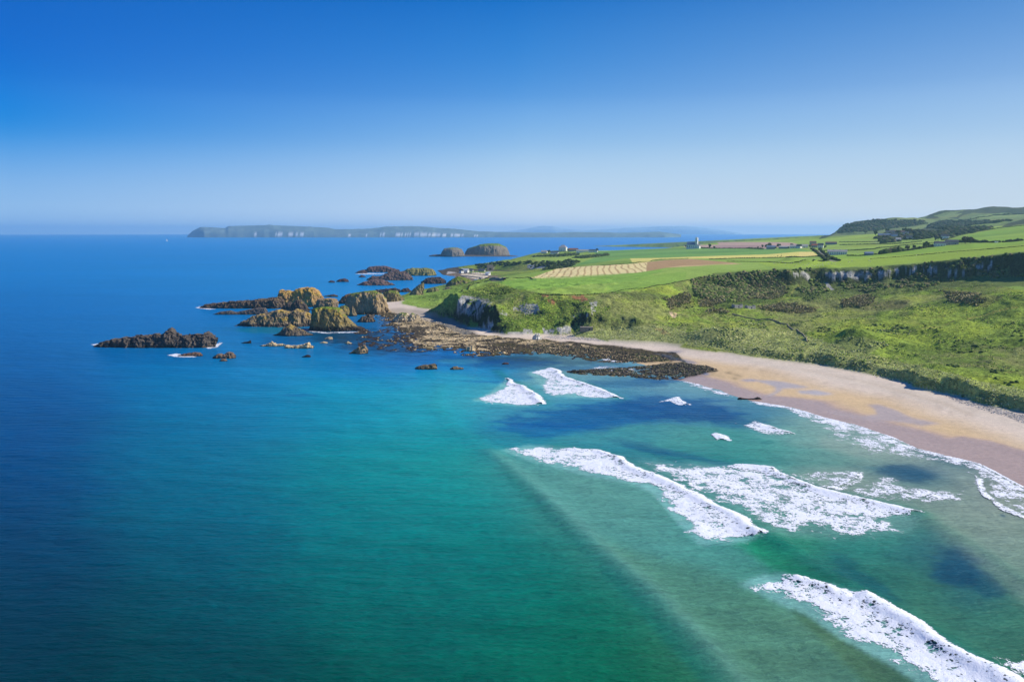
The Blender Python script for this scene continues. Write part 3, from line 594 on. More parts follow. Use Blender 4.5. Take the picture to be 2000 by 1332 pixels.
wave('swash_foam', 'streak of foam at the left tip of the longest sea rock', [(176,673),(190,671),(212,674),(235,677),(205,678),(185,676)], [(185,674),(215,676)], .1, .75, .8, 5, .6, 'foam', GS, feather=1, lump=.1)
wave('swash_foam', 'small white curl beside the kelp shallows below the headland', [(1168,699),(1185,697),(1205,701),(1220,708),(1200,708),(1180,704)], [(1170,700),(1210,706)], .3, .8, .8, 5, .6, 'foam', GS, feather=1, lump=.1)
wave('swash_foam', 'pale foam in the channel above the boulder spit', [(1140,722),(1170,715),(1215,716),(1250,722),(1225,728),(1180,727)], [(1160,718),(1230,722)], .1, .5, .8, 9, .6, 'foam', GS, feather=3, lump=.1)

wave('swash_foam', 'white wash at the right end of the longest sea rock', [(398,679),(415,676),(430,668),(436,670),(425,680),(405,682)], [(410,679),(430,672)], .1, .7, .8, 5, .6, 'foam', GS, feather=1, lump=.1)
wave('swash_foam', 'white wash at the tip of the long low dark spit', [(380,601),(390,598),(400,601),(425,604),(410,605),(390,603)], [(385,601),(420,604)], .1, .72, .8, 6, .9, 'foam', GS, feather=1, lump=.1)
wave('swash_foam', 'thin wash in front of the farthest skerry', [(690,535),(715,533),(745,534),(770,533),(745,536),(710,536.5)], [(700,535),(750,535)], .1, .7, .8, 8, 1.6, 'foam', GS, feather=2, lump=.1)
wave('swash_foam', 'thin wash at the foot of the block-shaped stack', [(600,646),(640,649),(700,648),(716,646),(690,651),(640,652),(605,649)], [(610,649),(700,650)], .1, .6, .8, 6, .6, 'foam', GS, feather=1, lump=.1)
# ---------------------------------------------------------------- colour of the land (its own colour, fixed to the ground)
LC = np.zeros((NR, NT_, 3)); ZN = np.zeros((NR, NT_), int); WET = np.zeros((NR, NT_)); 
npx = PX + fbm(GX / 12, GY / 12, 0, 4, 201) * 5 * (1 - sstep(900, 2500, RR)[:, None] * .8); npy = PY + fbm(GX / 14, GY / 14, 0, 4, 202) * 3.0 * (1 - sstep(900, 2500, RR)[:, None] * .8)
GRASS = lin((120,138,52)); GRASS_D = lin((84,102,40)); OLIVE = lin((124,124,72)); 
n_a = fbm(GX / 38, GY / 38, 0, 4, 211); n_b = fbm(GX / 9, GY / 9, 0, 4, 212, .65); n_c = fbm(GX / 120, GY / 90, 0, 3, 213)
t = sstep(-0.35, 0.45, n_a * .7 + n_b * .5)[..., None]
LC[:] = GRASS * (1 - t) + GRASS_D * t
t = sstep(0.05, 0.5, n_c + n_b * .5)[..., None] * .75; LC = LC * (1 - t) + OLIVE * t
t = sstep(0.0, 0.5, -n_a + n_b * .4)[..., None] * .5; LC = LC * (1 - t) + lin((138,150,46)) * t
def paint(poly, rgb, zone=None, k=1.0, hard=False, wet=None, vis=True):
    m = in_poly(PX if hard else npx, PY if hard else npy, poly)
    if vis: m &= VIS
    LC[m] = LC[m] * (1 - k) + lin(rgb) * k
    if zone is not None: ZN[m] = zone
    if wet is not None: WET[m] = wet
    return m
# zones: 0 grassland, 1 beach, 2 fields, 3 cliffs, 4 rocky shore, 5 hills, 6 lane, 7 sea bed
# --- fields
FZ = in_poly(PX, PY, [(893,572),(905,566),(930,553),(985,540),(1100,524),(1040,506),(1030,500),(1042,494),(1165,489),(1340,480),(1560,470),(1640,455),(2100,380),(2600,380),(2600,470),(2000,491),(1900,502),(1800,513),(1700,520),(1600,524),(1540,523),(1480,525),(1400,533),(1350,545),(1300,555),(1200,571),(1140,575),(1050,572),(960,552)])
FZ &= (GZ > 18) & (SL < 0.75); FZ |= (GZ > 44) & (SL < .45)
ZN[FZ] = 2
fg = lin((126,148,62)) * (1 + 0.14 * n_c[..., None] + .08 * n_b[..., None]); LC[FZ] = fg[FZ]
paint([(1116,520),(1180,497),(1240,488),(1335,484),(1420,484),(1560,485),(1590,492),(1500,498),(1300,505),(1220,505),(1170,513)], (104,140,66), 2, hard=True, vis=False)
paint([(1160,492),(1240,488),(1335,484),(1450,486),(1520,488),(1400,494),(1230,503),(1165,500)], (98,136,66), 2, hard=True)
paint([(1230,505),(1290,504),(1400,500),(1500,497),(1560,492),(1588,492),(1598,499),(1560,502),(1480,504),(1290,506),(1255,514),(1235,513)], (196,184,98), 2, hard=True)
paint([(1560,493),(1586,492),(1596,499),(1560,501)], (204,184,108), 2, hard=True)
paint([(1035,544),(1045,540),(1090,524),(1160,519),(1228,516),(1290,509),(1345,507),(1400,511),(1450,516),(1380,519),(1290,524),(1250,532),(1200,537),(1100,544)], (176,152,104), 2, hard=True)
paint([(1245,528),(1262,513),(1300,508),(1350,506),(1440,514),(1390,517),(1330,519),(1290,525),(1258,531)], (158,128,88), 2, hard=True)
paint([(1226,514),(1236,513),(1240,524),(1238,530),(1243,516)], (92,120,50), 2, hard=True)
# mown stripes across the stubble field
ST = in_poly(PX, PY, [(1035,544),(1045,540),(1090,524),(1160,519),(1228,516),(1264,513),(1262,531),(1200,537),(1100,544)]) & VIS
su = (GX * 0.97 - GY * 0.10 + fbm(GX / 50, GY / 90, 0, 2, 215) * 6) / 10.0; sm = .8 * sstep(0.30, 0.45, np.abs(su - np.round(su)))
LC[ST] = (lin((206,188,130)) * (1 - sm[..., None]) + lin((156,126,82)) * sm[..., None])[ST]
paint([(1335,482),(1344,479),(1405,478),(1400,474),(1440,473),(1500,473),(1546,474),(1560,478),(1500,486),(1400,486),(1345,484)], (168,140,122), 2, hard=True)
paint([(1400,480),(1500,479),(1540,481),(1500,486),(1380,486)], (150,122,112), 2, hard=True)
paint([(1340,484),(1352,480),(1362,480),(1360,484)], (190,160,130), 2, hard=True)
paint([(1160,547),(1240,536),(1300,525),(1400,517),(1480,516),(1500,523),(1400,531),(1340,544),(1240,560),(1170,565),(1080,560)], (138,160,72), 2, k=.55, hard=False)
paint([(970,548),(1060,543),(1250,532),(1300,526),(1240,548),(1100,562),(1010,566)], (112,150,56), 2, k=.6)
paint([(1480,512),(1600,507),(1700,503),(1850,490),(2000,478),(2300,460),(2300,475),(2000,490),(1900,502),(1800,513),(1700,519),(1600,524),(1500,521)], (140,160,52), 2, k=.7)
paint([(1625,497),(1720,494),(1850,480),(2000,472),(2300,455),(2300,460),(2000,476),(1850,490),(1700,503),(1600,508),(1620,500)], (122,152,48), 2, k=.7)
paint([(1860,468),(1900,458),(1950,447),(2000,440),(2300,420),(2300,450),(2000,470),(1930,472)], (114,146,50), 2, k=.8, hard=True)
# --- hills
HZ = (RR[:, None] > 3000) & in_poly(PX, PY, [(1598,468),(1640,452),(1630,440),(1650,430),(1730,415),(2600,300),(2600,440),(2000,445),(1850,462),(1730,468),(1620,475)])
ZN[HZ] = 5
hc = lin((112,126,74)) * (1 + .2 * n_c[..., None]); LC[HZ] = hc[HZ]
DKH = (48,56,44)
for pl in ([(1636,456),(1637,445),(1650,438),(1670,432),(1711,428),(1722,432),(1760,434),(1806,432),(1812,437),(1790,441),(1770,443),(1740,446),(1712,452),(1700,448),(1680,447),(1660,452)],
           [(1598,468),(1605,462),(1626,453),(1634,452),(1630,458),(1612,465)],
           [(1807,427),(1815,419),(1830,414),(1850,410),(1884,408),(1874,412),(1850,414),(1836,418),(1838,424),(1826,428)],
           [(1850,426),(1870,416),(1890,409),(1930,403),(2000,400),(2300,390),(2300,412),(2000,418),(1950,418),(1900,416),(1880,421),(1870,428)],
           [(1720,462),(1760,456),(1800,452),(1808,440),(1835,430),(1860,430),(1900,432),(1960,430),(1970,432),(1880,436),(1930,443),(1900,450),(1850,457),(1800,464),(1735,472)],
           [(1955,444),(1970,436),(2000,428),(2300,410),(2300,440),(2000,438),(1980,441)]):
    paint(pl, DKH, 5, hard=False, k=.85, vis=True)
paint([(1820,421),(1840,418),(1880,417),(1868,424),(1845,427)], (124,140,84), 5); paint([(1890,427),(1920,420),(1960,416),(2000,419),(2000,425),(1940,428)], (124,142,80), 5)
paint([(1885,440),(1930,434),(1975,432),(1950,440),(1900,443)], (124,142,74), 5); paint([(1730,452),(1780,445),(1812,439),(1810,445),(1780,452)], (126,140,78), 5)
for pl in ([(1640,452),(1660,446),(1668,452)], [(1700,478),(1760,468),(1790,466),(1700,470)]): paint(pl, (124,140,78), None)
# --- cliffs
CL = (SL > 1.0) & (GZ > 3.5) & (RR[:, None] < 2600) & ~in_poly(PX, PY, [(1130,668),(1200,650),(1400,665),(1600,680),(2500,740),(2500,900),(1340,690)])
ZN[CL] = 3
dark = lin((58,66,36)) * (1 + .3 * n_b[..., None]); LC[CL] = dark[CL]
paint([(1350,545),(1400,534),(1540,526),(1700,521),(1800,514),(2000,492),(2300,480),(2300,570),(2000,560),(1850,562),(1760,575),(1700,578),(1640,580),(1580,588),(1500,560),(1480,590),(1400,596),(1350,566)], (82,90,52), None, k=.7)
CH = lin((190,186,172)) * (1 - 0.30 * np.clip(ridged(GX / 7, GY / 7, GZ / 3, 4, 231) + .1, 0, 1)[..., None]) 
def chalk(poly, keep=0.0):
    m = in_poly(npx, npy, poly) & VIS; m &= (n_b + fbm(GX / 3, GY / 3, GZ / 5, 3, 233)) > keep - .55
    LC[m] = CH[m]; ZN[m] = 3
for pl, kp in (([(1613,533),(1620,531),(1650,532),(1700,532),(1706,536),(1700,544),(1660,543),(1616,541)],-.3),([(1560,531),(1572,532),(1586,546),(1590,549),(1575,549),(1562,540),(1543,535)],.1),([(1746,524),(1758,522),(1756,530),(1748,531)],.1),
    ([(1769,524),(1790,522),(1786,530),(1779,536),(1773,531)],.0),([(1612,551),(1620,553),(1630,566),(1624,567),(1615,560)],.2),([(1592,561),(1600,560),(1604,564),(1594,565)],.2),([(1846,529),(1886,528),(1884,535),(1850,537)],.2),([(1800,524),(1832,521),(1830,534),(1806,536)],.35),([(1905,516),(1950,512),(1945,526),(1910,530)],.4),([(1716,528),(1738,527),(1736,540),(1718,541)],.3),
    ([(893,590),(897,578),(915,578),(935,580),(958,585),(962,590),(955,598),(935,598),(925,615),(910,612),(895,614)],.42),([(892,612),(896,592),(905,592),(902,612)],.3),([(920,580),(940,582),(945,610),(930,618),(924,600)],.45),
    ([(938,652),(942,640),(950,628),(964,628),(962,636),(950,650)],.0),([(975,608),(995,604),(990,616),(976,618)],.4),([(1012,598),(1020,594),(1040,593),(1050,598),(1053,608),(1046,613),(1030,613),(1016,607)],-.15),
    ([(1000,600),(1012,598),(1012,606),(1003,604)],.2),([(976,648),(990,650),(1020,647),(1048,646),(1050,658),(1010,659),(980,657)],.1),([(1022,640),(1045,645),(1045,656),(1020,652)],.25),([(1060,642),(1085,645),(1085,656),(1062,656)],.3),([(1085,642),(1100,638),(1114,637),(1115,652),(1100,656),(1088,655)],.0),
    ([(1116,617),(1140,615),(1150,609),(1146,618)],.2),([(1152,592),(1160,590),(1168,588),(1162,612),(1154,612)],.1),([(1138,642),(1155,641),(1154,647),(1140,647)],.2),([(1378,590),(1386,589),(1386,592),(1378,592)],.0),([(1430,600),(1442,597),(1452,596),(1450,600),(1436,602)],.1),([(1460,602),(1474,600),(1472,603)],.1),
    ([(1030,517),(1066,516),(1064,524),(1040,526),(1030,524)],.2),([(955,522),(968,518),(962,530),(954,532)],.1)):
    chalk(pl, kp)
for pl in ([(1116,578),(1140,576),(1148,586),(1136,588),(1120,584)], [(1057,576),(1072,575),(1070,579),(1058,579)], [(1069,586),(1080,585),(1086,590),(1080,595),(1072,590)], [(1276,642),(1296,642),(1312,652),(1300,654),(1280,646)]): paint(pl, (164,118,78), 3)
# --- scrub-coloured ground below the cliffs
for pl, c, k in (([(1340,560),(1400,545),(1480,560),(1540,590),(1580,600),(1480,600),(1400,606),(1350,590)],(70,84,36),.6),([(1480,600),(1540,592),(1600,600),(1586,612),(1500,610)],(104,92,60),.6),([(1840,560),(1960,580),(1930,600),(1850,590)],(96,88,56),.5),
    ([(1700,590),(1780,585),(1760,604),(1680,606)],(98,90,58),.5),([(1300,590),(1340,575),(1360,600),(1310,612)],(100,92,58),.5),([(1210,570),(1280,566),(1300,585),(1230,590)],(80,90,44),.6),([(1140,620),(1190,615),(1180,630),(1150,632)],(78,86,44),.6),([(1080,586),(1110,586),(1140,606),(1110,616),(1090,604)],(72,84,38),.8),
    ([(940,562),(990,560),(1000,570),(970,578),(940,578)],(44,62,26),.75),([(905,572),(950,562),(990,585),(960,590),(920,580)],(60,80,32),.6)):
    paint(pl, c, None, k)
# marram on the dunes and on the bank above the beach
MAR = in_poly(npx, npy, [(1060,656),(1150,645),(1200,640),(1300,636),(1340,650),(1380,640),(1460,640),(1560,650),(1650,680),(1800,715),(1900,740),(2000,762),(2500,860),(2500,920),(2000,806),(1800,756),(1700,731),(1600,711),(1500,699),(1400,682),(1340,672),(1200,663)]) & VIS
mc = lin((150,152,92)) * (1 + .2 * n_b[..., None]); LC[MAR] = (LC * .4 + mc * .6)[MAR]
for pl in ([(1345,668),(1360,650),(1400,638),(1440,640),(1462,655),(1450,668),(1400,674)], [(1620,672),(1650,658),(1700,660),(1735,672),(1700,690),(1640,688)], [(1300,640),(1340,636),(1340,655),(1300,655)]): paint(pl, (120,124,74), None, .6)
paint([(1180,560),(1250,540),(1340,530),(1340,545),(1300,556),(1200,571)], (116,150,54), 2, .5)
# --- grass flat behind the stacks
paint([(775,600),(790,580),(860,560),(905,560),(895,590),(886,612),(850,607),(800,602)], (124,150,60), 0, .75)
paint([(800,600),(850,596),(886,600),(886,615),(850,610)], (112,120,70), 0, .5)
# --- beach
sd_w = dist_line(GX, GY, [at_z(*p)[:2] for p in WATER[:16]])
BE = (GZ < 4.6) & (PX > 740) & (RR[:, None] < 1130) & ~FZ & ~(SHORE) & ~((GX > -60) & (GX < 60) & (GZ > 4.2)); BE &= ~in_poly(PX, PY, [(880,612),(890,614),(960,655),(930,656),(870,626)]) | (GZ < 3.2)
ZN[BE] = 1
dry = lin((228,208,182)) * (1 + .05 * n_b[..., None] + .05 * n_a[..., None]); gold = lin((218,188,142)); wets = lin((194,164,142))
tz = sstep(0.9, 2.6, GZ + n_a * .5)[..., None]; bc = gold * (1 - tz) + dry * tz
ww = sstep(26, 12, sd_w + n_a * 14 - 4)[..., None]; bc = bc * (1 - ww) + wets * ww
LC[BE] = bc[BE]; WET[BE] = (ww[..., 0] * .9)[BE]
right_wet = in_poly(npx, npy, [(1560,800),(1640,812),(1730,838),(1830,862),(1880,850),(1930,860),(2000,880),(2400,960),(2400,1150),(2000,952)]) & BE
LC[right_wet] = wets; WET[right_wet] = .9
for pl, rgb, wt in (([(1460,738),(1500,742),(1530,746),(1580,755),(1570,758),(1530,758),(1515,768),(1505,774),(1490,776),(1512,764),(1518,756),(1480,746)], (196,180,168), .8),([(1555,761),(1600,762),(1630,770),(1600,772),(1560,768)], (200,188,180), .8),
    ([(1690,790),(1720,790),(1760,804),(1780,815),(1840,828),(1800,832),(1740,822),(1700,822),(1640,812),(1600,800),(1680,812),(1715,808),(1708,798)], (196,174,158), .8),
    ([(1275,690),(1300,692),(1340,702),(1370,712),(1350,712),(1310,702)], (168,148,136), .9),([(1290,688),(1340,684),(1320,690)], (160,144,138), .9),([(1440,742),(1465,740),(1480,744),(1460,746)], (170,160,170), 1.),([(1366,728),(1385,728),(1384,732),(1370,731)], (170,164,176), 1.)):
    paint(pl, rgb, 1, .9, wet=wt)
for pl in ([(1180,662),(1300,668),(1340,672),(1330,680),(1200,672)], [(1400,684),(1600,716),(1800,764),(2000,820),(2000,840),(1800,785),(1600,735),(1420,700)]): paint(pl, (216,200,176), 1, .6)
paint([(1800,757),(1900,785),(2000,806),(2400,900),(2400,930),(2000,825),(1900,792)], (176,168,156), 1, .6)
# trails of weed and small stones on the sand
spk = (fbm(GX / 2.2, GY / 2.2, 0, 3, 241) > .34) & in_poly(npx, npy, [(1320,715),(1400,716),(1460,733),(1440,745),(1400,735),(1340,735)]) & BE; LC[spk] = lin((52,44,34))
spk = (fbm(GX / 1.6, GY / 1.6, 0, 3, 242) > .47) & in_poly(npx, npy, [(1380,712),(1500,735),(1700,770),(1900,820),(1900,800),(1700,755),(1500,722)]) & BE; LC[spk] = lin((120,96,70))
# --- rocky shore
RK = SHORE | (NEARSHORE & (GZ > -.6))
ZN[RK] = 4
rn = fbm(GX / 4.5, GY / 3.5, 0, 4, 251); rk = lin((84,74,56)) * (1 + .35 * rn[..., None]); kelp = lin((50,38,30)); pale = lin((206,182,138))
LC[RK] = rk[RK]
kz = sstep(0.55, 0.05, GZ + rn * .3)[..., None]; LC[RK] = (LC * (1 - kz) + kelp * kz)[RK]
PALE = in_poly(npx, npy, [(765,628),(800,622),(850,622),(905,642),(930,652),(960,654),(990,660),(1060,664),(1120,672),(1180,680),(1100,682),(1000,672),(940,676),(890,676),(850,680),(815,678),(800,664),(830,652),(830,640),(775,638)]) & RK
pm = sstep(-.2, .1, rn * .8 + fbm(GX / 18, GY / 9, 0, 3, 252) * 1.5 + .12 * (GX < -20)) * PALE; LC = LC * (1 - .85 * pm[..., None]) + pale * .85 * pm[..., None]
gm = sstep(.1, .4, fbm(GX / 12, GY / 12, 0, 3, 253)) * RK * .4; LC = LC * (1 - gm[..., None]) + lin((88,84,40)) * gm[..., None]
paint([(1235,690),(1270,693),(1305,702),(1300,706),(1250,702)], (84,96,44), 4, .8); paint([(1290,706),(1320,708),(1330,716),(1290,714)], (160,138,100), 4, .6)
paint([(760,603),(800,604),(850,609),(870,622),(885,640),(850,632),(800,618),(762,610)], (176,162,140), 1, .85)
paint([(845,612),(885,622),(930,650),(905,655),(870,640),(840,622)], (126,122,112), 1, .8)
# harbour
HB = in_poly(PX, PY, [(862,552),(875,530),(905,534),(950,538),(1000,540),(985,550),(870,556)]) & (GZ < 12); ZN[HB] = 4; LC[HB] = (lin((124,108,88)) * (1 + .3 * rn[..., None]))[HB]
paint([(900,536),(930,532),(958,535),(950,544),(930,545),(902,540)], (214,198,168), 4, 1, hard=True); paint([(958,546),(985,545),(985,549),(958,550)], (84,72,84), 4, .8, hard=True); paint([(870,530),(892,525),(895,532),(872,536)], (196,188,176), 4, .8, hard=True)
FARC = (RR[:, None] > 1500) & (GZ < 4.0) & ~HB & (PX < 1035); ZN[FARC] = 4; LC[FARC] = (lin((84,76,62)) * (1 + .3 * rn[..., None]))[FARC]
# lane between the farms
LANE = [(1560,486),(1580,485),(1592,488),(1600,491),(1607,497),(1613,503),(1622,509),(1632,511)]
LW = [hit(*p)[:2] for p in LANE]; ld = dist_line(GX, GY, LW); lm = ld < 3.0; LC[lm] = lin((150,142,122)); ZN[lm] = 6
for line, wd, rgb in (([(1310,610),(1316,620),(1320,612)], 1.6, (188,164,124)), ([(1350,618),(1400,612),(1450,596)], 1.3, (96,100,44)), ([(1300,530),(1235,541),(1170,548)], 1.6, (98,132,48)), ([(1900,812),(1850,790),(1700,748),(1560,720)], .8, (190,168,136)), ([(1560,556),(1500,600),(1400,610)], 1.2, (116,118,56)), ([(1985,600),(1900,620),(1820,640),(1740,650)], 1.4, (130,128,60))):
    lw = [hit(*p)[:2] for p in line]; m = dist_line(GX, GY, lw) < wd; LC[m] = lin(rgb)
ZN[(GZ < -1.2)] = 7; LC[ZN == 7] = lin((90,84,66))
ca, sa = math.cos(.5), math.sin(.5); cux = np.floor((GX * ca + GY * sa) / 210 + fbm(GX / 300, GY / 300, 0, 2, 219) * .6); cuy = np.floor((-GX * sa + GY * ca) / 130 + fbm(GX / 300, GY / 300, 0, 2, 220) * .6)
cell = _hash(cux, cuy, cux * 0, 5); cell2 = _hash(cux, cuy, cux * 0, 8); fm = (((ZN == 5) | (ZN == 2)) & (RR[:, None] > 1900) & (LC[..., 1] > LC[..., 2] * 1.6))[..., None]
LC = np.where(fm, LC * (1 + .16 * cell[..., None]) * np.array([1, 1, 1]) + np.array([.03, .01, .0]) * np.maximum(cell2, 0)[..., None], LC)
LC = LC * np.where((ZN == 0) | (ZN == 2), 1.34, np.where(ZN == 5, 1.1, 1.0))[..., None]
LC = np.clip(LC, .004, .9)
for _ in range(3):
    Lb = np.stack([blur(LC[..., k], 2, 5) for k in range(3)], -1); bm = (ZN == 1)[..., None]; LC = np.where(bm, Lb, LC)
WET = blur(WET, 2, 5)
# materials
nb = NB('land_surface'); p = nb.pos(); D_ = nb.attr('wet', True)
a_ = nb.noise(p, 0.42, 5, 0.62); b_ = nb.noise(p, 0.09, 4, 0.6); c_ = nb.noise(p, 1.6, 4, 0.65)
dry_ = nb.math('SUBTRACT', 1.0, nb.math('MULTIPLY', nb.attr('smooth_', True), 0.8))
def vary(n, amp): return nb.math('MULTIPLY_ADD', nb.math('MULTIPLY', nb.math('SUBTRACT', n, 0.5), dry_), amp, 1.0)
f = nb.math('MULTIPLY', nb.math('MULTIPLY', vary(a_, 2.8), vary(b_, 1.4)), vary(c_, 1.6))
nb.l(nb.scalec(nb.attr('Col'), f), nb.b.inputs['Base Color'])
nb.l(nb.mapr(D_, 0, 1, 0.92, 0.16, False), nb.b.inputs['Roughness']); nb.l(nb.mapr(D_, 0, 1, 0.08, 0.32, False), nb.b.inputs['Specular IOR Level'])
nb.bump(nb.math('ADD', a_, nb.math('MULTIPLY', c_, 0.3)), 1.6, nb.math('MULTIPLY', dry_, 0.9))
MLAND = nb.m
SMO = np.where(ZN == 1, 1.0, np.where(ZN == 2, .80, np.where(ZN == 5, .5, 0.0)))
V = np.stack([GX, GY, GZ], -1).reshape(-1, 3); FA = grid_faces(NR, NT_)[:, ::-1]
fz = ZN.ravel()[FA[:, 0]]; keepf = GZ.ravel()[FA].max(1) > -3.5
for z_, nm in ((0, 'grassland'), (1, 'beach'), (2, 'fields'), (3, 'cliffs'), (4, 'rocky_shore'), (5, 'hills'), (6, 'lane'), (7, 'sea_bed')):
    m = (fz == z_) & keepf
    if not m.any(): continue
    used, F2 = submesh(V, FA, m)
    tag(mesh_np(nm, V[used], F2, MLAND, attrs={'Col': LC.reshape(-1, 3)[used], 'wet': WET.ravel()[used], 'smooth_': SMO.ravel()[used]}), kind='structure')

# ---------------------------------------------------------------- far islands and coasts on the horizon
def far_land(name, crest, base_py, dist, depth, rgb, label, chalkx=(), rough=0.10, cliff=0.5):
    """crest = picture points of the skyline; a long ridge with a cliff towards us and a gentle back"""
    cx = np.array([c[0] for c in crest], float); cy = np.array([c[1] for c in crest], float)
    n = 420; xs = np.linspace(cx[0], cx[-1], n); ys = np.interp(xs, cx, cy)
    d0 = dist; prof = [(-1.0, 0.0), (-.97, .26), (-.92, .52), (-.86, .66), (-.7, .78), (-.4, .93), (0, 1.0), (.6, .7), (1.0, 0.0)]
    V = []; C = []
    for j, (t_, hh) in enumerate(prof):
        for i in range(n):
            p = at_d(xs[i], ys[i], d0); hz = max(p[2], 0.5)
            taper = min(1.0, (i + .5) / 14, (n - i - .5) / 14) ** .5
            yy = d0 + depth * t_ * taper; nz = 1 + rough * float(_N1[(i + j * 31) % 4000])
            V.append((p[0] * yy / d0 if t_ < 0 else p[0], yy + (float(_N1[(i + 700) % 4000]) * depth * .015), max(hz * hh * (nz if 0 < j < 6 else 1), -1 if j in (0, 8) else 0)))
            c = lin(rgb) * (1 + .12 * float(_N1[(i + 977 * j) % 4000]))
            if j == 1 and any(a < xs[i] < b and _N1[(i * 4 + 40) % 4000] > -.3 for a, b in chalkx): c = lin((240,236,224))

            C.append(np.clip(c, 0, 1))
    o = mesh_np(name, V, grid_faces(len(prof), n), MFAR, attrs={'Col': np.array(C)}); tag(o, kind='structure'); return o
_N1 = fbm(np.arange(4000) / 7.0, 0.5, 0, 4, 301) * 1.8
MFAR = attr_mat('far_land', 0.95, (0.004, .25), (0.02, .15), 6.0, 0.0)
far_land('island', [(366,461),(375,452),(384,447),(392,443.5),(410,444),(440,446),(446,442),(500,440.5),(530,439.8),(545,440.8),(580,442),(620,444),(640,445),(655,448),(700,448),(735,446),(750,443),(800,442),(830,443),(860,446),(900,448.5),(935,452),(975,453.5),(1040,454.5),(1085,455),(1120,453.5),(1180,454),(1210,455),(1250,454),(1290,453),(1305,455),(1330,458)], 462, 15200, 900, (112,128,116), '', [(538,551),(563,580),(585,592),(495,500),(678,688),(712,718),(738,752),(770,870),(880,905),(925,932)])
far_land('far_coast', [(960,454),(1000,451),(1030,447),(1055,442),(1075,442),(1100,447),(1140,450),(1180,448),(1220,446),(1260,444),(1300,442),(1340,442),(1380,446),(1420,451),(1450,456)], 460, 32000, 600, (168,184,186), '')  # land colour paled towards haze, on top of the haze volume
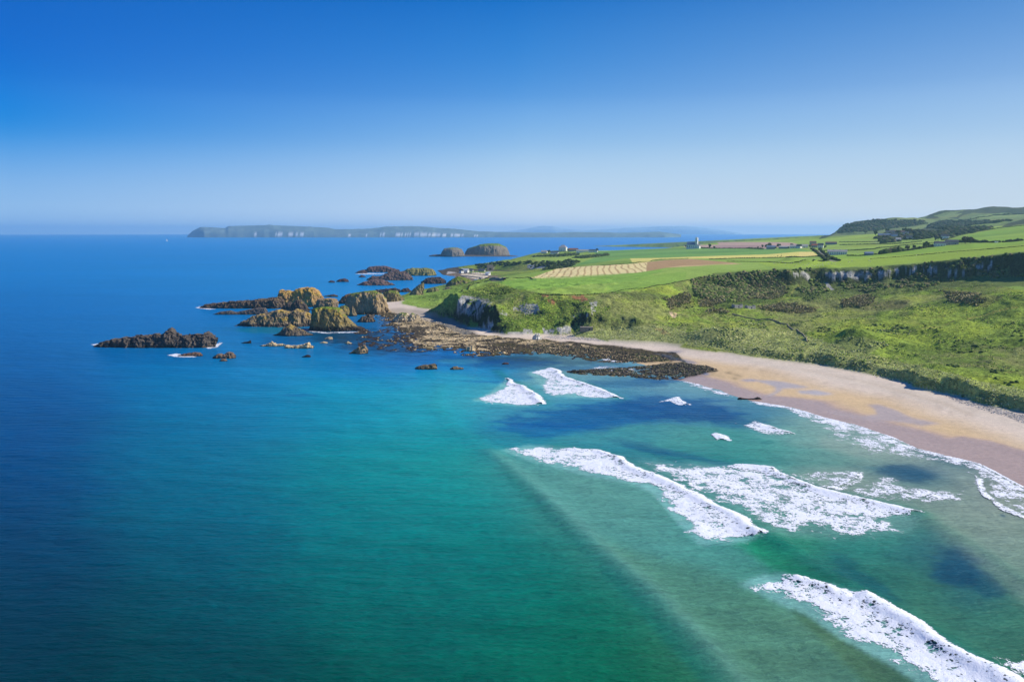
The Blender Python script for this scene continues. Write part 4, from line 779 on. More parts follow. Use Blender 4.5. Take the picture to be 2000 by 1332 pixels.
# ---------------------------------------------------------------- sea rocks and stacks
MROCK = attr_mat('rock', 0.9, (0.35, .30), (1.4, .25), 0.8, 0.15)
MTURF = attr_mat('turf', 0.95, (0.4, .25), (1.8, .2), 0.4, 0.05)
def vnormals(V, Fq):
    a = V[Fq[:, 2]] - V[Fq[:, 0]]; b = V[Fq[:, 3]] - V[Fq[:, 1]]; n = np.cross(a, b); N = np.zeros_like(V)
    for k in range(4): np.add.at(N, Fq[:, k], n)
    return N / (np.linalg.norm(N, axis=1, keepdims=True) + 1e-9)
def rock(name, label, sil, base, w, steep=3.0, col=(112,98,78), lichen=0.0, grass=0.0, foot=1.4, rough=1.0, cat='rock', group=None, seed=0, skew=0.0, darkfoot=(40,36,32), cap_part=False, z0=0.0, back=1.0):
    S = np.array(sil, float); pxm = S[:, 0].mean(); df = at_z(pxm, base, z0)[1]; dr = df + w
    L = (S[-1, 0] - S[0, 0]) / F * dr; n = int(np.clip(L / max(0.5, L / 150), 24, 150)); m = 44
    u = np.linspace(0, 1, n); xs = S[0, 0] + u * (S[-1, 0] - S[0, 0]); ys = np.interp(xs, S[:, 0], S[:, 1])
    P0 = np.array([at_d(x, y, dr) for x, y in zip(xs, ys)]); h = np.maximum(P0[:, 2] - z0, 0.15); hm_ = h.max()
    e = np.minimum(u, 1 - u) * L; wi = w * np.sqrt(np.clip(e / (w * 1.1 + .01), 0.02, 1)) * (0.55 + 0.45 * h / hm_)
    ph_ = np.concatenate([np.linspace(-1, 0, m - 14)[:-1], np.linspace(0, 1, 14)]) * math.pi / 2; ph_ = np.concatenate([[ph_[0]], ph_, [ph_[-1]]]); t = np.sign(ph_) * np.abs(np.sin(ph_)) ** (2 / steep)
    T = t[:, None]; a = np.abs(T) ; prof = (np.abs(np.cos(ph_)) ** (2 / max(1.0, steep * .5)))[:, None]
    Z = z0 + h[None] * prof; Z[0] = z0 - 2.0; Z[-1] = z0 - 2.0
    X = P0[:, 0][None] + T * 0 + skew * T * wi[None]; Y = dr + T * wi[None] * np.where(T > 0, back, 1.0)
    amp = np.minimum(0.19 * rough * min(w, hm_ * 1.2), 2.6); s = max(1.2, min(w, hm_) * .55)
    hn = np.clip((Z - z0) / hm_, 0, 1)
    nx = fbm(X / s, Y / s, Z / (s * 2.2), 4, 400 + seed, .6); ny = fbm(X / s, Y / s, Z / (s * 2.2), 4, 430 + seed, .6); nz = fbm(X / s, Y / s, Z / s, 4, 460 + seed, .6)
    X = X + nx * amp * 1.6; Y = Y + ny * amp * 1.8; Z = Z + nz * amp * .9 * sstep(0.0, .5, hn)
    cr = ridged(X / (s * .45), Y / (s * .45), Z / (s * .9), 3, 490 + seed); Y = Y + cr * amp * .55
    kf = s * .28; X = X + fbm(X / kf, Y / kf, Z / (kf * 2.6), 3, 520 + seed, .6) * amp * .75; Y = Y + fbm(X / kf, Y / kf, Z / (kf * 2.6), 3, 540 + seed, .6) * amp * .8; Z = Z + ridged(X / kf, Y / kf, Z / kf, 3, 560 + seed) * amp * .3 * sstep(0, .3, hn)
    V = np.stack([X, Y, Z], -1).reshape(-1, 3); Fq = grid_faces(len(t), n)
    N = vnormals(V, Fq); z = V[:, 2] - z0
    nn = fbm(V[:, 0] / (s * .6), V[:, 1] / (s * .6), V[:, 2] / (s * .6), 4, 500 + seed)
    C = lin(col) * 1.15 * (1 + .38 * nn[:, None] + .25 * cr.reshape(-1)[:, None])
    if lichen:
        k = sstep(.10, .45, nn + lichen - .3 + .35 * (z / hm_ - .4)) * sstep(foot * 1.2, foot * 2.4, z); C = C * (1 - .8 * k[:, None]) + lin((176,146,64)) * .8 * k[:, None]
    gmask = np.zeros(len(z))
    if grass:
        gmask = sstep(.62, .86, N[:, 2] + nn * .25 + (grass - 1) * .3) * sstep(.35, .6, z / hm_); g = lin((108,124,44)) * (1 + .25 * nn[:, None]); C = C * (1 - gmask[:, None]) + g * gmask[:, None]
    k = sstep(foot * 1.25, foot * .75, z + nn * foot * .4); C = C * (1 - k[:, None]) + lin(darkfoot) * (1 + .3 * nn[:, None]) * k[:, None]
    if foot < 1.35 and not grass: pass
    C = np.clip(C, .008, .9)
    if cap_part:
        gm = gmask[Fq].mean(1) > .35; used, F2 = submesh(V, Fq, ~gm); o = mesh_np(name, V[used], F2, MROCK, attrs={'Col': C[used]}, smooth=False)
        if gm.any():
            used, F2 = submesh(V, Fq, gm); mesh_np('grass_top', V[used], F2, MTURF, parent=o, attrs={'Col': C[used]})
    else: o = mesh_np(name, V, Fq, MROCK, attrs={'Col': C}, smooth=False)
    tag(o, label, cat, group); return o
DK = (84,76,68); TAN = (146,124,92); ORN = (158,124,66); PAL = (196,172,130)
GR = 'sea rocks off the headland'
R_ = [
 ('long craggy dark rock with a knob on top, farthest left in the sea', [(184,676),(200,667),(215,665),(230,662),(262,659),(272,656),(290,656),(305,652),(318,655),(322,648),(334,642),(340,650),(352,657),(362,655),(372,653),(385,652),(395,653),(405,651),(412,656),(420,659),(427,666),(424,676)], 680, 9, dict(steep=3.4, col=DK, rough=1.9, foot=1.0, darkfoot=(70,62,54))),
 ('low brown rock with foam at its left, below the long craggy rock', [(345,695),(360,691),(380,688),(390,689),(396,693)], 696, 2.5, dict(col=(104,80,64), foot=.4)),
 ('rounded double rock right of the long craggy rock', [(416,698),(425,692),(432,691),(436,693),(445,688),(455,689),(462,695),(460,699)], 701, 4, dict(col=(112,94,76), foot=.5)),
 ('small round rock touching the rounded double rock', [(428,705),(433,701),(440,701),(444,704)], 706, 1.5, dict(col=(112,94,76), foot=.4)),
 ('peaked grey rock with flared skirts and a touch of lichen', [(530,656),(545,650),(553,642),(562,634),(568,634),(576,639),(590,645),(602,650),(613,655)], 657, 7, dict(steep=1.6, col=(100,90,76), lichen=.35, foot=.8)),
 ('low pale rock with one hump below the peaked grey rock', [(505,676),(520,673),(526,670),(531,667),(540,672),(552,672),(556,674)], 677, 3, dict(col=PAL, foot=.5, rough=1.4)),
 ('low pale rock with a ragged top, longest of the pale ones', [(556,673),(570,676),(585,675),(595,672),(602,669),(607,675),(621,677),(612,680)], 681, 3.5, dict(col=PAL, foot=.5, rough=1.5)),
 ('isolated rounded boulder rock with tan top and pale underside', [(683,690),(690,685),(698,680),(706,676),(713,674),(718,680),(718,689)], 692, 4.5, dict(steep=2.4, col=TAN, foot=.7, rough=1.5)),
 ('long flat rock in the bay with a smaller lobe on its right', [(810,719),(818,715),(826,713),(836,713),(840,712),(848,710),(854,712),(853,716)], 722, 3.5, dict(col=(110,96,72), foot=.5)),
 ('small flat rock in the bay right of the two-lobed one', [(879,720),(886,716),(892,716),(896,718),(905,718)], 722, 2.2, dict(col=(120,104,78), foot=.4)),
 ('small pale flat rock in front of the tall orange and green block', [(633,662),(642,658),(650,659),(650,662)], 663, 1.5, dict(col=PAL, foot=.2)),
 ('small pale flat rock, leftmost of the two under the big block', [(624,670),(632,667),(640,669)], 671, 1.5, dict(col=PAL, foot=.2)),
 ('small pale pointed rock among the dark kelp', [(673,671),(679,667),(683,669),(688,671)], 672, 1.6, dict(col=PAL, foot=.3)),
 ('tiny dark rocks awash between the craggy rock and the pale ones', [(471,670),(478,668),(484,667),(491,664),(491,669)], 671, 1.5, dict(col=(52,46,42), foot=.3)),
 ('tiny dark rock awash below the pale ragged rock', [(589,697),(600,693),(606,694),(607,696)], 698, 1.5, dict(col=(52,40,38), foot=.3)),
 ('tiny dark rock alone in the bay left of the triangular wave', [(980,710),(986,708),(994,709),(994,711)], 712, 1.2, dict(col=(84,60,50), foot=.2)),
 ('long low dark spit running left from the orange stack', [(393,600),(402,595),(420,593),(450,589),(480,588),(500,586),(530,582),(545,581),(552,588),(556,600)], 603, 9, dict(col=(92,78,64), foot=1.2, rough=1.6, lichen=.05)),
 ('long orange flat-topped stack, ribbed and brightly lit', [(539,597),(543,582),(547,571),(549,566),(560,568),(573,570),(580,566),(590,563),(602,562),(612,563),(622,570),(629,577),(633,590)], 600, 13, dict(steep=6, col=(166,132,84), lichen=.42, foot=1.2, rough=1.3)),
 ('long low grey slab awash in front of the dark spit', [(416,614),(430,609),(450,607),(462,610),(480,606),(500,602),(518,601),(523,609)], 615, 4, dict(col=(96,86,76), foot=.4, rough=.8)),
 ('broad sloping slab with yellow top and dark ribbed foot', [(463,637),(475,628),(490,620),(505,615),(520,611),(540,606),(552,606),(566,609),(578,603),(590,605),(600,610),(607,616),(611,630)], 639, 13, dict(steep=2.2, col=(128,112,86), lichen=.36, foot=3.0, darkfoot=(80,72,64))),
 ('dark blocky rocks in shadow under the orange stack', [(545,606),(555,598),(565,590),(572,594),(578,586),(586,585),(594,592),(604,604)], 611, 7, dict(steep=4, col=(78,68,58), foot=1.0, lichen=.1)),
 ('square ribbed block joined to the right end of the orange stack', [(612,602),(618,592),(624,584),(640,583),(654,584),(659,592),(660,602)], 606, 9, dict(steep=7, col=(136,116,90), lichen=.2, foot=1.2)),
 ('block-shaped stack with a flat green top and orange streaks', [(604,641),(607,622),(610,606),(618,602),(640,601),(658,602),(667,606),(672,614),(679,624),(687,631),(697,638),(706,641),(716,645)], 647, 11, dict(steep=6, col=(126,112,74), lichen=.34, grass=1.2, foot=4.0, darkfoot=(66,58,50), cap_part=True)),
 ('green tipped rock showing behind the block-shaped stack', [(658,608),(665,599),(673,596),(680,601),(684,614)], 617, 5, dict(steep=3, col=(130,116,72), grass=1.2, lichen=.1, foot=1)),
 ('thin pointed pinnacle between the two biggest stacks', [(681,616),(685,606),(688,597),(692,603),(697,616)], 618, 3, dict(steep=2, col=(136,118,86), foot=1)),
 ('biggest stack, pale face with green turf top beside the grass flat', [(672,606),(677,584),(684,576),(696,572),(710,570),(724,569),(736,570),(745,574),(752,585),(757,597),(762,610)], 615, 15, dict(steep=7, col=(150,130,98), lichen=.08, grass=1.2, foot=1.6, cap_part=True)),
 ('green capped stack on the right of the biggest stack', [(748,588),(750,573),(760,569),(774,569),(779,574),(789,584)], 594, 10, dict(steep=5, col=(118,106,74), grass=1.2, foot=1, cap_part=True)),
 ('dark broken rock behind the left shoulder of the biggest stack', [(658,592),(668,581),(678,575),(690,573),(698,578),(702,590)], 594, 8, dict(steep=2.4, col=(110,84,62), lichen=.15, foot=1)),
 ('thin dark skerry behind the orange stack', [(630,579),(640,577),(652,575),(660,578)], 580, 4, dict(col=(80,68,60), foot=.6)),
 ('dark wedge rock in the cove in front of the grass flat', [(697,628),(705,621),(712,616),(719,614),(727,619),(734,627)], 630, 6, dict(steep=1.8, col=(104,90,72), foot=.8, rough=1.4)),
 ('pale outcrop with green patches at the edge of the rock platform', [(766,630),(773,618),(780,613),(795,612),(800,619),(806,613),(814,615),(823,625)], 631, 7, dict(steep=3, col=(186,170,140), grass=.9, foot=.9, rough=1.6)),
 ('leaning sharp stack with a tall right peak above the grass flat', [(797,580),(803,570),(812,562),(820,556),(830,551),(834,558),(834,572),(828,583)], 585, 9, dict(steep=2.2, col=(134,122,92), foot=1, grass=.5)),
 ('rounded green stack right of the leaning sharp one', [(826,577),(836,566),(845,562),(853,563),(858,570),(863,577)], 579, 9, dict(steep=2.2, col=(116,112,76), grass=.8, foot=1)),
 ('small grey jagged rock between the green stack and the grassy knob', [(857,575),(866,565),(876,560),(886,566),(892,574)], 577, 7, dict(steep=2, col=(108,98,82), foot=1)),
 ('grassy knob with a rocky left face below the harbour', [(866,566),(872,554),(882,546),(893,541),(905,542),(915,545),(925,551),(934,562)], 572, 20, dict(steep=2.6, col=(120,108,80), grass=1.4, foot=1, cap_part=True)),
 ('small dark island far out, left of the flat skerries', [(656,550),(662,546),(672,544),(678,546),(681,549)], 551, 6, dict(col=(78,60,62), foot=.6)),
 ('tiny flat rock beside the small dark island', [(641,551),(646,548),(653,549),(654,551)], 552, 4, dict(col=(78,60,62), foot=.5)),
 ('long dark skerry farthest out, with rounded humps', [(694,533),(705,528),(715,527),(722,522),(735,520),(750,520),(760,522),(772,526),(780,528)], 532, 14, dict(col=(98,78,72), foot=.8)),
 ('low lobe in front of the farthest skerry', [(693,534),(700,530),(710,528),(717,531)], 534, 8, dict(col=(86,66,60), foot=.6)),
 ('smooth whale-backed skerry nearest in the outer group', [(697,557),(710,551),(725,547),(742,546),(756,550),(770,556)], 558, 12, dict(steep=2, col=(108,88,80), foot=.8)),
 ('broken dark skerry between the whale-back and the green-topped one', [(716,546),(728,540),(742,540),(750,536),(762,532),(775,530),(790,531),(800,537),(806,543)], 548, 16, dict(steep=2.2, col=(96,80,72), foot=.8, rough=1.5)),
 ('small flat skerry left of the broken dark one', [(699,542),(706,537),(715,541)], 542, 5, dict(col=(84,64,64), foot=.5)),
 ('flat skerry with dull green top reaching to the harbour', [(783,534),(795,526),(805,524),(830,524),(845,526),(853,535)], 539, 18, dict(steep=3, col=(128,120,74), grass=.4, foot=1.2)),
 ('dark low reef in front of the harbour wall', [(822,551),(832,545),(845,541),(860,541),(872,548)], 555, 14, dict(steep=2, col=(76,64,60), foot=1, rough=1.6)),
 ('dark rounded rock left of the leaning sharp stack', [(779,570),(788,564),(797,563),(804,569)], 571, 7, dict(steep=2, col=(74,60,58), foot=.8)),
 ('thin dark skerry behind the biggest stack', [(710,572),(725,568),(742,566),(756,564),(770,563),(781,566)], 573, 7, dict(steep=2, col=(88,74,68), foot=.8, rough=1.5)),
 ('white chalk pinnacle standing on the beach under the headland', [(1040,662),(1043,655),(1048,652),(1053,652),(1056,657),(1058,663)], 665, 3, dict(steep=2.4, col=(206,200,184), foot=.1, z0=2.0, rough=1.4)),
 ('pale pointed boulder at the seaward edge of the rock platform', [(905,686),(912,678),(922,674),(928,675),(930,684)], 687, 2.5, dict(col=PAL, foot=.3, rough=1.5)),
 ('pale low boulder beside the pale pointed one', [(928,685),(934,680),(945,681),(957,684)], 686, 2.2, dict(col=PAL, foot=.3)),
 ('lone pale boulder in dark kelp right of the other pale ones', [(978,690),(984,687),(989,689)], 692, 1.6, dict(col=PAL, foot=.2)),
 ('tan sea pinnacle on the shore right of the harbour', [(945,552),(950,545),(954,540),(957,545),(961,553)], 554, 5, dict(steep=2, col=(168,134,80), foot=.6)),
 ('pair of dark boulders at the tip of the boulder spit', [(1113,727),(1119,723),(1124,722),(1127,725),(1132,723),(1139,724),(1142,728)], 729, 1.6, dict(col=(60,54,44), foot=.2, rough=1.6)),
 ('low dark rock at the waters edge beside the wet sand', [(1440,778.5),(1446,776),(1452,778),(1462,778.5),(1472,778),(1478,775.5),(1484,776.5),(1489,780)], 781, .9, dict(col=(48,42,38), foot=.1, rough=1.8)),
]
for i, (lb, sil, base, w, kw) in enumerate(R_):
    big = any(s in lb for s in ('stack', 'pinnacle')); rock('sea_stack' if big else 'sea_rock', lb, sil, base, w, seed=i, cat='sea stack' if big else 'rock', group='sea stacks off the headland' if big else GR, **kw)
rock('sea_stack', 'larger green-topped island with grey cliffs, far out in the sea', [(907,500),(910,492),(914,486),(920,484),(930,481),(938,478),(946,476.5),(960,476),(974,476.5),(982,480),(989,483),(993,490),(996,500)], 501, 60, 6, (122,112,98), 0, 1.3, 3, 1.1, 'island', 'pair of small islands beyond the harbour', 71, cap_part=True)
rock('sea_stack', 'smaller round-topped island with grey cliffs, left of the larger far island', [(860,500),(863,492),(868,486),(880,484),(892,484),(901,487),(905,493),(908,501)], 502, 45, 5, (118,108,94), 0, .5, 3, 1.1, 'island', 'pair of small islands beyond the harbour', 72)
rock('sea_rock', 'low apron of dark rock around the smaller far island', [(838,499.5),(848,497.5),(860,497),(900,498),(960,499),(1000,499),(1012,500.5)], 501.5, 30, 2, (84,76,72), 0, 0, .5, .6, 'rock', GR, 73)

# ---------------------------------------------------------------- blobs: leafy lumps and boulders from one icosphere
import bmesh
def ico(sub):
    b = bmesh.new(); bmesh.ops.create_icosphere(b, subdivisions=sub, radius=1.0); b.verts.ensure_lookup_table()
    V = np.array([v.co[:] for v in b.verts]); Fa = np.array([[v.index for v in f.verts] for f in b.faces]); b.free(); return V, Fa
IV1, IF1 = ico(1); IV2, IF2 = ico(2)
def lumps(C, R, cols, iv=IV1, if_=IF1, jag=.28, squash=(1, 1, .75), flat=False, seed=0):
    """many lumps in one mesh: centres (n,3), radii (n,), colours (n,3)"""
    n = len(C); rng = np.random.RandomState(seed + 5); nv = len(iv)
    rad = 1 + rng.uniform(-jag, jag, (n, nv)); ang = rng.uniform(0, 6.28, n); ca, sa = np.cos(ang), np.sin(ang)
    sx = rng.uniform(.8, 1.3, n)
    x = iv[None, :, 0] * rad * sx[:, None]; y = iv[None, :, 1] * rad; z = iv[None, :, 2] * rad
    X = (x * ca[:, None] - y * sa[:, None]) * squash[0]; Y = (x * sa[:, None] + y * ca[:, None]) * squash[1]; Z = z * squash[2]
    V = np.stack([X, Y, Z], -1) * np.asarray(R)[:, None, None] + np.asarray(C)[:, None, :]
    Fa = (if_[None] + (np.arange(n) * nv)[:, None, None]).reshape(-1, 3)
    K = np.repeat(np.asarray(cols)[:, None, :], nv, 1) * (1 + rng.uniform(-.13, .13, (n, nv, 1)))
    return V.reshape(-1, 3), Fa, np.clip(K.reshape(-1, 3), .004, .9)
MLEAF = attr_mat('foliage', 0.95, (0.8, .25), (3.0, .25), 0.5, 0.03)
AREA = np.gradient(RR)[:, None] * RR[:, None] * (TH[1] - TH[0]) * np.ones((1, NT_))
def scatter(mask, dens_n, rng, vis=True):
    w_ = (AREA * mask * (VIS if vis else 1)).ravel(); s = w_.sum()
    if s <= 0: return np.zeros((0, 3))
    k = rng.choice(len(w_), dens_n, p=w_ / s)
    x = GX.ravel()[k] + rng.uniform(-1, 1, dens_n) * RR[k // NT_] * .002; y = GY.ravel()[k] + rng.uniform(-1, 1, dens_n) * RR[k // NT_] * .003
    return np.stack([x, y, sample(GZ, x, y)], -1)
rng = np.random.RandomState(3)
def bush_layer(name, label, cat, mask, n, r, cols, jag=.3, squash=(1, 1, .7), seed=0, lift=.25, iv=IV1, if_=IF1, mat=None):
    C = scatter(mask, n, rng); R = rng.uniform(r[0], r[1], n) ** 1.0; C[:, 2] += R * lift
    cs = np.array([lin(c) for c in cols])[rng.randint(0, len(cols), n)] * 1.2 * rng.uniform(.9, 1.1, (n, 1))
    V, Fa, K = lumps(C, R, cs, iv, if_, jag, squash, seed=seed)
    o = mesh_np(name, V, Fa, mat or MLEAF, attrs={'Col': K}, smooth=mat is None); tag(o, label, cat, kind='stuff'); return o
nl = fbm(GX / 22, GY / 22, 0, 3, 601)
def pm(*polys, warp=True):
    m = np.zeros(GX.shape, bool)
    for p in polys: m |= in_poly(npx if warp else PX, npy if warp else PY, p)
    return m & (ZN != 2) & (ZN != 1) & (GZ > 2)
cliffscrub = pm([(1350,548),(1400,536),(1480,530),(1540,528),(1550,560),(1500,575),(1440,590),(1400,588),(1360,580)], [(1540,526),(1620,526),(1610,532),(1555,532)], [(1700,524),(1770,518),(1765,545),(1740,560),(1710,560),(1706,530)], [(1790,520),(1800,515),(1900,505),(2000,494),(2300,484),(2300,560),(2000,552),(1900,545),(1850,550),(1800,566),(1750,560),(1765,545)], [(1560,552),(1610,548),(1610,575),(1560,570)], [(1640,548),(1710,546),(1740,560),(1700,572),(1650,565)]) & ~(in_poly(PX, PY, [(1608,529),(1640,528),(1710,528),(1712,548),(1660,549),(1604,548)]) | in_poly(PX, PY, [(1540,530),(1575,529),(1596,550),(1570,554)]) | in_poly(PX, PY, [(1766,520),(1796,519),(1788,542),(1766,536)]) | in_poly(PX, PY, [(1743,520),(1762,519),(1758,536),(1745,535)]) | in_poly(PX, PY, [(1608,548),(1624,549),(1636,570),(1614,570)]))
bush_layer('scrub', 'dark green scrub clothing the inland cliff', 'scrub', cliffscrub & ((nl > -.12) | (PX < 1540)) & (ZN != 3), 4600, (.8, 2.6), [(84,100,48),(68,86,44),(112,126,64),(104,102,66),(130,120,84)], .35, seed=1)
brown = pm([(1470,545),(1500,540),(1532,545),(1535,575),(1500,588),(1466,580)], [(1480,602),(1530,592),(1580,600),(1590,610),(1560,612),(1500,606)], [(1640,588),(1700,574),(1706,590),(1680,600),(1645,600)], [(1840,568),(1900,575),(1935,588),(1910,598),(1860,590)], [(1300,585),(1345,572),(1350,590),(1310,606)], [(1364,590),(1400,578),(1412,590),(1390,600),(1366,600)], [(1385,606),(1420,605),(1425,612),(1380,612)])

wild = (ZN == 0) & (GZ > 5) & (RR[:, None] < 1150) & (nl > .22)
bush_layer('bushes', 'low bushes dotted over the rough grassland', 'bush', wild & (nl > .34), 1300, (.3, 1.1), [(100,118,54),(112,128,60),(120,122,74),(128,132,76)], .35, seed=3)
hol = pm([(1330,585),(1350,580),(1360,600),(1335,605)], [(1350,560),(1380,550),(1420,560),(1450,590),(1400,594),(1360,585)], [(1560,560),(1600,575),(1590,590),(1570,585)], [(1690,640),(1700,632),(1760,636),(1790,648),(1740,652)], [(1800,635),(1840,640),(1846,648),(1810,644)], [(1860,676),(1900,672),(1935,684),(1900,692),(1865,690)], [(1830,718),(1860,712),(1885,726),(1850,732)], [(1595,640),(1625,642),(1628,650),(1600,650)], [(1760,556),(1800,556),(1800,570),(1760,572)], [(1980,640),(2000,650),(2000,670),(1975,660)], [(1930,720),(1990,725),(2000,760),(1950,750)])
bush_layer('gorse_patches', 'dark gorse patches in hollows of the green slope', 'scrub', hol & (n_b > -.15), 620, (.5, 1.6), [(80,96,48),(92,106,54),(70,86,44)], .35, seed=4)
# tussocky marram grass: small upright tufts
def tufts(name, label, mask, n, h, cols, seed):
    C = scatter(mask, n, rng); n = len(C); k = 4
    R = rng.uniform(.45, 1.0, n) * h; cs = np.array([lin(c) for c in cols])[rng.randint(0, len(cols), n)] * rng.uniform(.75, 1.3, (n, 1))
    rg = np.random.RandomState(seed); V = []; Fa = []; K = []
    a0 = rg.uniform(0, 6.28, n)
    for j in range(k):
        a = a0 + j * 6.283 / k + rg.uniform(-.5, .5, n); ox, oy = np.cos(a), np.sin(a); px_, py_ = -oy, ox; wd = R * .42
        b = C + np.stack([ox * R * .12, oy * R * .12, -R * .15], -1)
        p1 = b + np.stack([px_ * wd, py_ * wd, 0 * wd], -1); p2 = b - np.stack([px_ * wd, py_ * wd, 0 * wd], -1)
        t1 = b + np.stack([ox * R * .55 + px_ * wd * .5, oy * R * .55 + py_ * wd * .5, R * rg.uniform(.8, 1.2, n)], -1); t2 = b + np.stack([ox * R * .55 - px_ * wd * .5, oy * R * .55 - py_ * wd * .5, R * rg.uniform(.6, 1.1, n)], -1)
        q = np.stack([p1, p2, t2, t1], 1); V.append(q.reshape(-1, 3)); Fa.append((np.arange(n) * 4)[:, None] + np.arange(4)[None] + j * n * 4)
        K.append(np.repeat(cs, 4, 0) * np.tile(np.array([[.8], [.8], [1.15], [1.15]]), (n, 1)))
    o = mesh_np(name, np.concatenate(V), np.concatenate(Fa), MLEAF, attrs={'Col': np.clip(np.concatenate(K), .004, .9)}, smooth=False); tag(o, label, 'grass', kind='stuff'); return o
bank = MAR & (GZ > 3.6)
tufts('marram_grass', 'pale marram grass covering the dune bank above the beach', bank, 6000, .8, [(232,230,160),(216,220,140),(240,232,176),(186,198,116)], 11)
tufts('dune_grass', 'coarse grass tussocks over the hummocky slope', (ZN == 0) & (GZ > 4) & (RR[:, None] < 1100) & (nl + n_b > .12), 9000, .9, [(190,212,94),(206,216,110),(172,200,80),(214,208,134)], 12)
tufts('leafless_thicket', 'brown leafless thickets in the hollows below the inland cliff', brown & (n_b > -.4), 3600, 2.6, [(170,156,112),(156,146,104),(182,168,124),(140,144,90)], 14)
mound = pm([(1345,668),(1360,652),(1390,640),(1440,642),(1462,655),(1450,668),(1400,674)], [(1440,625),(1490,628),(1500,645),(1450,650)], [(1620,672),(1650,658),(1700,660),(1735,672),(1700,690),(1640,688)], [(1700,632),(1760,640),(1790,650),(1730,656)])
bush_layer('dune_scrub', 'olive scrub on the rounded dune mounds', 'scrub', mound & (n_b > 0), 800, (.4, 1.2), [(150,158,92),(128,140,78),(176,176,116),(96,110,60)], .35, seed=6)
bankf = (MAR & (GZ > 3.4) & (SL > .45))
bush_layer('bank_scrub', 'dark tufted scrub on the steep seaward face of the dune bank', 'scrub', bankf & (n_b > .1), 600, (.4, 1.0), [(140,148,84),(116,128,70),(170,170,108)], .35, seed=7)
hd = pm([(900,572),(960,556),(1000,560),(1000,590),(970,600),(985,640),(1060,640),(1120,630),(1180,620),(1200,600),(1150,590),(1100,580),(1000,575)])
tufts('headland_grass', 'rough grass and tussocks on the headland slopes', hd & (SL < 1.3), 2600, 1.2, [(180,204,88),(196,210,96),(160,186,76),(204,204,120)], 13)
bush_layer('headland_scrub', 'dark scrub in the gullies of the headland', 'scrub', hd & (nl > .3), 420, (.7, 1.8), [(76,92,40),(88,100,48)], .35, seed=8)
# far woods and harbour scrub
fw = np.zeros(GX.shape, bool)
for pl in ([(1060,527),(1090,514),(1110,508),(1130,512),(1120,520),(1090,526)], [(1040,516),(1060,510),(1090,512),(1070,520),(1040,522)], [(1045,500),(1080,499),(1130,496),(1128,499),(1085,502),(1045,502)], [(1118,504),(1150,500),(1185,497),(1186,500),(1140,505)], [(930,518),(960,514),(1040,511),(1030,516),(960,522),(935,524)]): fw |= in_poly(PX, PY, pl)
bush_layer('far_scrub', 'dark scrub and low woods on the far headland', 'scrub', fw & (GZ > 4), 1500, (2.0, 5.5), [(58,72,38),(48,62,34),(70,80,46)], .3, seed=9)
hw = np.zeros(GX.shape, bool)
for pl in ([(1725,458),(1760,453),(1790,452),(1830,455),(1845,462),(1800,468),(1760,474),(1720,476),(1712,466)], [(1790,462),(1840,456),(1860,448),(1900,446),(1940,444),(1900,455),(1850,464)], [(1700,452),(1712,438),(1712,452)], [(1636,456),(1650,440),(1711,430),(1806,432),(1790,441),(1712,450),(1660,454)], [(1810,444),(1840,432),(1930,432),(1960,434),(1900,440),(1850,450)]): hw |= in_poly(PX, PY, pl)
bush_layer('hill_woods', 'dark woods and whin covering the far hillside', 'woods', hw & (RR[:, None] > 1800) & ~(in_poly(PX, PY, [(1718,450),(1784,450),(1800,474),(1718,476)]) & (nl > -.15)), 3600, (4, 10), [(50,62,36),(60,70,42),(44,54,36),(80,76,56)], .3, (1, 1, .7), seed=10)
# boulder spit and shingle
MSTONE = attr_mat('stone', 0.85, (0.6, .25), (2.5, .25), 0.3, 0.25)
sp = ~GAP & in_poly(npx, npy, [(1108,726),(1150,722),(1200,720),(1260,716),(1310,708),(1345,712),(1385,716),(1400,720),(1340,735),(1290,742),(1230,737),(1180,733),(1120,730)])
bush_layer('boulder_spit', 'wet black boulders of the spit reaching into the surf', 'boulders', sp & (GZ > -1.2), 3400, (.3, .85), [(46,44,44),(58,54,48),(84,84,52),(120,108,84)], .25, (1, 1, .7), seed=21, lift=.15, mat=MSTONE)
sp2 = ~GAP & in_poly(npx, npy, [(1040,672),(1100,674),(1180,681),(1240,690),(1300,700),(1310,708),(1260,712),(1200,706),(1140,697),(1080,692),(1040,690)])
bush_layer('shore_boulders', 'dark and tan boulders along the foot of the headland beach', 'boulders', sp2 & (GZ > -.6), 2600, (.3, .8), [(52,48,42),(72,66,50),(160,138,100),(92,88,52)], .25, (1, 1, .7), seed=22, lift=.15, mat=MSTONE)
sp3 = SHORE & (GX < 40) & (GZ > -.1)
bush_layer('platform_boulders', 'tan and brown loose blocks on the rock platform', 'boulders', sp3 & (rn < .1), 1500, (.25, 1.0), [(200,178,134),(140,120,88),(80,70,54),(60,50,38),(184,160,116)], .3, (1, 1, .55), seed=23, lift=.1, mat=MSTONE)
kr = NEARSHORE & (GZ > -.6)
bush_layer('kelp_rocks', 'half-drowned kelp-covered rocks left of the platform', 'rocks', kr, 1300, (.3, 1.4), [(48,36,28),(60,46,34),(38,32,28)], .3, (1.2, 1, .35), seed=24, lift=-.05, mat=MSTONE)
shi = in_poly(npx, npy, [(1080,657),(1120,659),(1180,663),(1180,667),(1110,663),(1060,661)]) | in_poly(npx, npy, [(1840,772),(1900,788),(2000,812),(2300,890),(2300,915),(2000,826),(1900,796)])
bush_layer('shingle', 'grey shingle along the top of the beach', 'shingle', shi & (ZN == 1), 2600, (.2, .5), [(170,162,150),(140,134,124),(196,188,176)], .2, (1, 1, .6), seed=25, lift=.1, mat=MSTONE)
